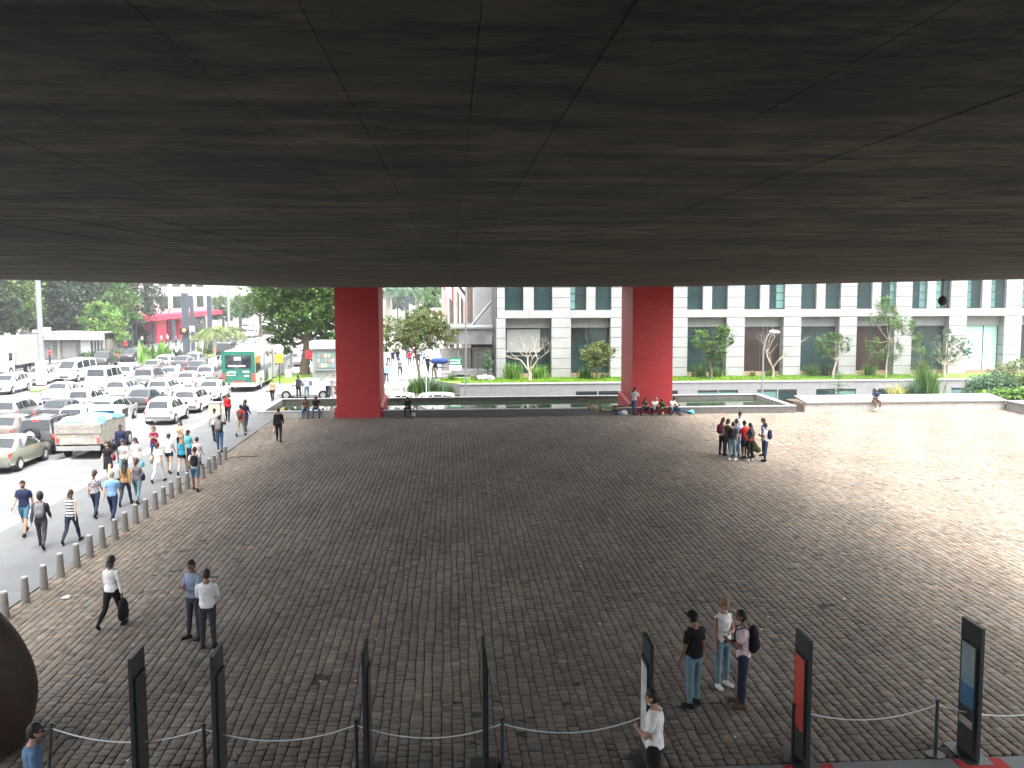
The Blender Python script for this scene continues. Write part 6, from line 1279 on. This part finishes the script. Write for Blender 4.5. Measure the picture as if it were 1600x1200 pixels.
# ---------- pavement people
W = [  # px, py, heading, label, kwargs, bag
 (40, 836, 178, 'man in navy printed tee shirt and pale blue shorts walking towards us', dict(pose='walk', H=1.78, top='navy', bottom='blueshorts', legs='shorts', skin='a'), None),
 (66, 856, 12, 'person in dark hooded coat walking away, nearest on the pavement', dict(pose='stride', H=1.76, top='charcoal', sleeve='long', bottom='charcoal', hstyle='hood', hair='black', skin='b'), ('bp', 'grey', 'dark grey backpack on the person in the dark hooded coat')),
 (113, 848, -5, 'woman in black and white striped sleeveless top and jeans walking away', dict(pose='walk2', H=1.66, fem=True, top='stripes', sleeve='none', bottom='dark_jeans', hstyle='bob', hair='brown', skin='c'), None),
 (150, 808, -4, 'woman in patterned grey tee shirt and dark jeans, left of the man in light blue', dict(pose='walk', H=1.62, fem=True, top='pattern', bottom='dark_jeans', hstyle='tail', hair='brown'), None),
 (177, 814, 2, 'man in light blue shirt and navy trousers walking away', dict(pose='stride', H=1.76, top='lightblue', sleeve='short', bottom='navy', hair='grey', skin='c'), None),
 (197, 789, 4, 'woman in tan jacket with very long dark hair and dark jeans', dict(pose='walk2', H=1.66, fem=True, top='tan', sleeve='long', bottom='dark_jeans', hstyle='vlong', hair='black'), None),
 (215, 786, -4, 'woman in grey sleeveless top and blue jeans with a dark shoulder bag', dict(pose='walk', H=1.64, fem=True, top='grey', sleeve='none', bottom='pale_jeans', hair='brown', hstyle='tail', skin='c'), ('hb', 'navy', 'dark blue shoulder bag on the woman in the grey sleeveless top', 'R')),
 (170, 752, 178, 'woman in a dark short dress walking towards us beside the small truck', dict(pose='walk', H=1.66, fem=True, top='black', sleeve='short', bottom='black', legs='mini', skirt=('black', .36), hair='brown', hstyle='long', skin='c'), ('hb', 'maroon', 'small purple bag of the woman in the dark dress', 'L')),
 (194, 748, 185, 'woman in pale top and jeans walking towards us, partly hidden by long dark hair', dict(pose='walk2', H=1.66, fem=True, top='lightgrey', bottom='pale_jeans', hair='brown', hstyle='bob', skin='c', glasses=True), None),
 (190, 722, 200, 'person in dark navy jacket at the back, right of the small truck', dict(pose='stand', H=1.70, top='navy', sleeve='long', bottom='black', skin='d'), None),
 (214, 745, 172, 'woman in white blouse and sunglasses walking towards us', dict(pose='walk', H=1.66, fem=True, top='white', bottom='lightgrey', hair='brown', hstyle='long', skin='c', glasses=True), ('hb', 'turquoise', 'turquoise handbag of the woman in the white blouse', 'L')),
 (242, 723, 190, 'woman in maroon top and jeans with folded arms', dict(pose='crossed', H=1.64, fem=True, top='maroon', bottom='jeans', hair='auburn', hstyle='bob', skin='c'), None),
 (248, 753, -8, 'woman dressed all in white walking away', dict(pose='walk2', H=1.62, fem=True, top='white', sleeve='short', bottom='white', hair='auburn', hstyle='bun'), ('hb', 'beige', 'beige shoulder bag of the woman dressed all in white', 'L')),
 (265, 739, -2, 'woman in white tee shirt and navy shorts walking away', dict(pose='walk', H=1.68, fem=True, top='white', bottom='navy', legs='mini', hair='brown', hstyle='bun', skin='c'), None),
 (286, 741, 3, 'blonde woman in teal top and black shorts walking away', dict(pose='walk2', H=1.66, fem=True, top='teal', sleeve='none', bottom='black', legs='mini', hair='blonde', hstyle='long', skin='c'), None),
 (295, 730, -6, 'woman in turquoise sleeveless top just beyond the blonde woman', dict(pose='walk', H=1.66, fem=True, top='turquoise', sleeve='none', bottom='dark_jeans', hair='black', hstyle='bob', skin='c'), None),
 (283, 712, 182, 'woman with dark hair in tan top walking towards us', dict(pose='crossed', H=1.66, fem=True, top='beige', bottom='black', hair='black', hstyle='long', skin='c'), None),
 (306, 767, 6, 'man in grey tee shirt and blue shorts walking away beside the bollards', dict(pose='walk', H=1.72, top='lightgrey', bottom='blueshorts', legs='shorts', skin='b'), ('bp', 'black', 'big black backpack on the man in blue shorts')),
 (309, 742, -4, 'woman in pink tee shirt ahead of the man with the big black backpack', dict(pose='walk', H=1.60, fem=True, top='palepink', bottom='jeans', hair='black', hstyle='short', skin='c'), None),
 (344, 706, -5, 'man in dark tee shirt and jeans raising a hand to his head', dict(pose='handhead', H=1.74, top='charcoal', bottom='jeans', skin='b', girth=1.05), ('bp', 'grey', 'grey backpack on the man raising a hand to his head')),
 (336, 690, 0, 'young man in pale tee shirt beside the man with a raised hand', dict(pose='walk', H=1.72, top='lightgrey', bottom='charcoal', skin='b'), None),
 (356, 658, 184, 'woman in bright red jacket and black trousers walking towards us', dict(pose='walk', H=1.64, fem=True, top='red', sleeve='long', bottom='black', hair='brown', hstyle='short', girth=1.08), None),
 (377, 681, -8, 'man in red tee shirt and pale trousers walking away', dict(pose='walk2', H=1.70, top='red', bottom='khaki', skin='b'), ('bp', 'brown', 'brown backpack on the man in the red tee shirt')),
 (384, 673, -10, 'person in dark navy clothes beyond the man in red', dict(pose='walk', H=1.72, fem=True, top='navy', sleeve='long', bottom='navy', hstyle='long', skin='b'), None),
 (436, 690, 5, 'man in black suit walking away alone over the setts near the pool', dict(pose='walk', H=1.74, top='black', sleeve='long', bottom='black', skin='b', girth=1.05), ('hb', 'beige', 'pale paper bag in the hand of the man in the black suit', 'L')),
 (426, 628, 178, 'woman in orange top and black trousers by the front of the white sedan', dict(pose='walk', H=1.62, fem=True, top='orange', bottom='black', hair='brown'), None),
 (467, 623, 150, 'man in dark clothes standing by the white sedan door', dict(pose='stand2', H=1.70, top='charcoal', sleeve='long', bottom='black', skin='d'), None),
 (480, 624, 20, 'man in blue grey tee shirt and pale jeans leaning on the white sedan', dict(pose='bend', H=1.72, top='greyblue', bottom='pale_jeans', skin='b'), None),
 (513, 622, 178, 'man in white shirt and jeans walking past the newsstand', dict(pose='walk', H=1.74, top='white', sleeve='long', bottom='dark_jeans', skin='c', hair='brown'), None),
 (523, 622, 182, 'man in striped shirt and brown trousers half hidden by the left pillar', dict(pose='walk2', H=1.74, top='stripes', bottom='khaki', skin='c', hair='brown', girth=1.1), None),
 (604, 600, 5, 'man in light blue shirt walking just right of the left red pillar', dict(pose='walk', H=1.74, top='lightblue', sleeve='long', bottom='dark_jeans', skin='c'), None),
 (625, 588, 0, 'woman with a dark bag walking in the middle of the bright side pavement', dict(pose='walk2', H=1.68, fem=True, top='grey', bottom='charcoal', hair='brown'), ('hb', 'navy', 'dark bag of the woman in the middle of the side pavement', 'R')),
 (677, 592, -30, 'vendor in black top seen from behind at the stall', dict(pose='bend', H=1.72, top='black', sleeve='long', bottom='khaki', skin='b'), None),
 (771, 581, 90, 'guard in black uniform standing under the canopy by the corner pier', dict(pose='stand', H=1.74, top='black', sleeve='long', bottom='black', skin='d'), None),
 (78, 568, 90, 'person in red top waiting behind the steel lamp post', dict(pose='stand', H=1.68, top='red', bottom='dark_jeans', skin='b'), None),
]
def place(W, group=None, fine=False):
    for px, py, hd, lab, kw, bag in W:
        kw = dict(kw); z = GZ if px == 771 else 0.0; v = at(px, py, z); e = person((v.x, v.y, z), math.radians(hd), lab, group=group, fine=fine, **kw)
        if bag:
            if bag[0] == 'bp': backpack(e, bag[1], bag[2], .95)
            else: handbag(e, bag[1], bag[2], bag[3], mid='shoulder' in bag[2] or 'purple' in bag[2], drop=.18)
place(W[:27], GS); place(W[27:])
# far strollers
far = [(607, 572), (614, 571), (622, 570), (640, 572), (648, 570), (654, 574), (663, 571), (669, 583), (690, 556), (618, 563), (645, 561), (660, 562)]
fc_ = ['white', 'navy', 'black', 'red', 'lightgrey', 'charcoal', 'greyblue', 'black', 'white', 'khaki', 'pink', 'grey']
for k, (px, py) in enumerate(far):
    person(pp(px, py), math.radians(random.choice((0, 180, 20, -20))), 'distant stroller in %s top on the side pavement, %s' % ({'lightgrey': 'light grey', 'greyblue': 'blue grey'}.get(fc_[k], fc_[k]), ['leftmost by the pillar', 'second from the pillar', 'third from the pillar', 'left of the tree trunk', 'close left of the tree trunk', 'just left of the tree trunk', 'right of the tree trunk', 'by the stall', 'by the entrance wall', 'further back left', 'further back middle', 'further back right'][k]), ('walk', 'walk2')[k % 2], 1.7, k % 3 == 0, fc_[k], bottom=('dark_jeans', 'black', 'jeans')[k % 3], group='distant strollers')
far2 = [(222, 541, 'white'), (232, 543, 'black'), (236, 541, 'navy'), (252, 540, 'pink'), (262, 539, 'lightgrey'), (285, 540, 'charcoal'), (275, 541, 'blue'), (196, 551, 'red')]
for k, (px, py, c) in enumerate(far2):
    person(pp(px, py), math.radians((k*57) % 360), 'tiny person in %s before the awning building, %s' % ({'lightgrey': 'light grey'}.get(c, c), ['leftmost', 'second', 'third', 'by the first red wall', 'between the red walls', 'by the traffic post', 'right of the red walls', 'by the hedge'][k]), ('walk', 'walk2')[k % 2], 1.7, k % 2 == 0, c, bottom=('dark_jeans', 'black')[k % 2], group='people before the awning building')
# ---------- seated on the pool wall and bench
def seat(px, py, seatz, hd, lab, kw, yoff=0):
    v = at(px, py, 0); e = person((v.x, v.y+yoff, 0), math.radians(hd), lab, **kw); return e
def on_edge(px, edgeY, seatz, hd, lab, kw):
    v = onY(px, 640, edgeY); e = person((v.x, edgeY, 0), math.radians(hd), lab, **kw); J = e_f[e.name].J; dz = seatz-(J['hipL'].z-.095); e.location = (v.x, edgeY+.12, max(0, dz) if dz < .12 else dz); return e
on_edge(478, PYN-.2, .43, 180, 'man in dark printed tee shirt and jeans sitting on the pool wall, left of two', dict(pose='sit', H=1.76, top='brown', bottom='jeans', skin='b', fine=True))
on_edge(494, PYN-.2, .43, 184, 'man in black tee shirt and jeans sitting on the pool wall, right of two', dict(pose='sit2', H=1.78, top='black', bottom='jeans', skin='b', fine=True))
e = on_edge(638, PYN-.2, .43, 176, 'woman in black sitting alone on the pool wall right of the left pillar', dict(pose='sit2', H=1.66, fem=True, top='black', sleeve='long', bottom='black', hair='black', hstyle='long', skin='a'))
p = at(645, 651); b = MB(); b.ell((0, 0, .15), (.2, .13, .15), 12, 8); tag(b.build('handbag', CL['lightgrey'], smooth=True, loc=(p.x, p.y-.1, 0)), 'grey bag on the ground beside the woman in black at the pool', 'bag')
on_edge(1368, 57.8, .60, 180, 'man in navy tee shirt with white shoes sitting on the long planter bench', dict(pose='sit', H=1.74, top='navy', bottom='brown', skin='b', shoe='shoe_w', hair='grey'))
# ---------- at the foot of the right pillar
person((onY(991, 640, 57.3).x, 57.3, 0), math.radians(-50), 'person in pale tee shirt and jeans standing with bowed head before the right pillar', 'phone', 1.74, False, 'lightgrey', 'short', 'jeans', hair='black', hstyle='long', skin='a', fine=True)
G = [(1007, 644, 180, 'woman sitting on the ground at the right pillar, leftmost of the seated group', dict(pose='floor', fem=True, top='charcoal', sleeve='short', bottom='charcoal', hair='brown', hstyle='long')),
     (1021, 645, 200, 'person in white top sitting cross-legged on the ground, second in the pillar group', dict(pose='floor', top='white', bottom='navy', hair='grey')),
     (1034, 644, 170, 'person in dark top leaning over on the ground, third in the pillar group', dict(pose='crouch', fem=True, top='olive', sleeve='long', bottom='brown', hair='brown', hstyle='long')),
     (1048, 643, 215, 'man in white and blue sitting on the ground with his knees up', dict(pose='floor', top='white', sleeve='short', bottom='blue', skin='c')),
     (1056, 643, 235, 'person with outstretched jeans legs, rightmost at the pillar', dict(pose='floor2', top='black', sleeve='long', bottom='jeans'))]
for px, py, hd, lab, kw in G: v = onY(px, py, 57.35); person((v.x, 57.35, 0), math.radians(hd), lab, H=1.7, **kw)
for px, dy, lab, kw, rz_ in ((938, .16, 'person in khaki lying on the pool wall left of the right pillar', dict(top='khaki', bottom='khaki', skin='a'), 88), (955, .22, 'person with a green top lying on the pool wall nearest the right pillar', dict(top='green', bottom='brown', sleeve='long'), 92)):
    v = onY(px, 640, PYN); e = person((v.x, PYN-.24+dy*.2, .14), math.radians(rz_), lab, pose='lie', H=1.66, **kw)
for px, c, sc_, lab in ((968, 'blue', .8, 'blue rucksack lying at the left foot of the right pillar'), (975, 'lightgrey', 1.0, 'pale bundle of clothes at the left foot of the right pillar'), (1080, 'turquoise', .9, 'pale turquoise bag lying by the pool wall right of the seated group'), (1036, 'beige', .5, 'small paper bag among the people seated at the pillar')):
    p = at(px, 645); b = MB(); b.ell((0, 0, .14*sc_), (.24*sc_, .17*sc_, .17*sc_), 12, 8); me = b.mesh('bag', True)
    for v in me.vertices: v.co += Vector((noise.noise(v.co*9), noise.noise(v.co*9+Vector((5, 0, 0))), noise.noise(v.co*9+Vector((0, 7, 0)))))*.04
    tag(link('bag', me, CL[c], loc=(onY(px, 640, 57.5).x, 57.5, 0)), lab, 'bag')
# ---------- standing group on the plaza
GP = 'circle of people standing on the plaza'
GR = [(1128, 711, -70, 'woman in pinkish top at the left of the standing circle', dict(pose='stand2', fem=True, top='palepink', sleeve='long', bottom='black', hair='brown', hstyle='long'), ('bp', 'maroon', 'maroon backpack on the leftmost woman of the circle')),
      (1136, 713, -60, 'woman in dark clothes, second from the left in the circle', dict(pose='arms_front', fem=True, top='olive', sleeve='short', bottom='charcoal', hair='brown', hstyle='bob'), None),
      (1144, 719, -40, 'young person in teal tee shirt and pale turquoise jeans in the circle', dict(pose='hipbag', top='charcoal', bottom='pale_jeans', hair='black', shoe='shoe_w'), ('bp', 'black', 'black backpack on the person in pale turquoise jeans')),
      (1150, 713, -20, 'person in white skirt and blue trousers inside the circle', dict(pose='stand', fem=True, top='greyblue', bottom='blue', hair='black'), None),
      (1155, 704, 175, 'tall man in white tee shirt at the back of the circle', dict(pose='stand', H=1.86, top='white', bottom='jeans', skin='b'), None),
      (1163, 716, 30, 'person in red tee shirt and shorts in the middle of the circle', dict(pose='arms_front', top='red', bottom='black', legs='shorts', skin='b'), None),
      (1172, 720, 10, 'woman with long black hair in dark top with a red hem, seen from behind', dict(pose='stand2', fem=True, H=1.68, top='charcoal', sleeve='short', bottom='black', hair='black', hstyle='vlong', hem='red', shoe='shoe_w'), None),
      (1184, 718, 60, 'person in dark green crouching at the right side of the circle', dict(pose='crouch', top='olive', sleeve='long', bottom='olive', hair='black'), None),
      (1193, 712, 60, 'person in pale blue behind the young man with the navy backpack', dict(pose='stand', H=1.74, top='lightblue', bottom='navy', hair='black'), None),
      (1196, 721, 55, 'young man in white tee shirt and jeans at the right of the circle', dict(pose='arms_front', H=1.72, top='white', bottom='dark_jeans', skin='b'), ('bp', 'navy', 'navy backpack on the rightmost young man of the circle'))]
place(GR, GP)
print('people', len(e_f), 'figures', len(FC))

# ================================================================== AIR
hz = MB(); hz.box(-170, 110, -70, 720, -6.5, 48); M = D.materials.new('haze_air'); M.use_nodes = True; n = M.node_tree; n.nodes.remove(n.nodes['Principled BSDF'])
pv = n.nodes.new('ShaderNodeVolumePrincipled'); pv.inputs['Color'].default_value = (.85, .90, .95, 1); pv.inputs['Density'].default_value = .00055; n.links.new(pv.outputs[0], n.nodes['Material Output'].inputs['Volume'])
tag(hz.build('haze', M), kind='stuff')
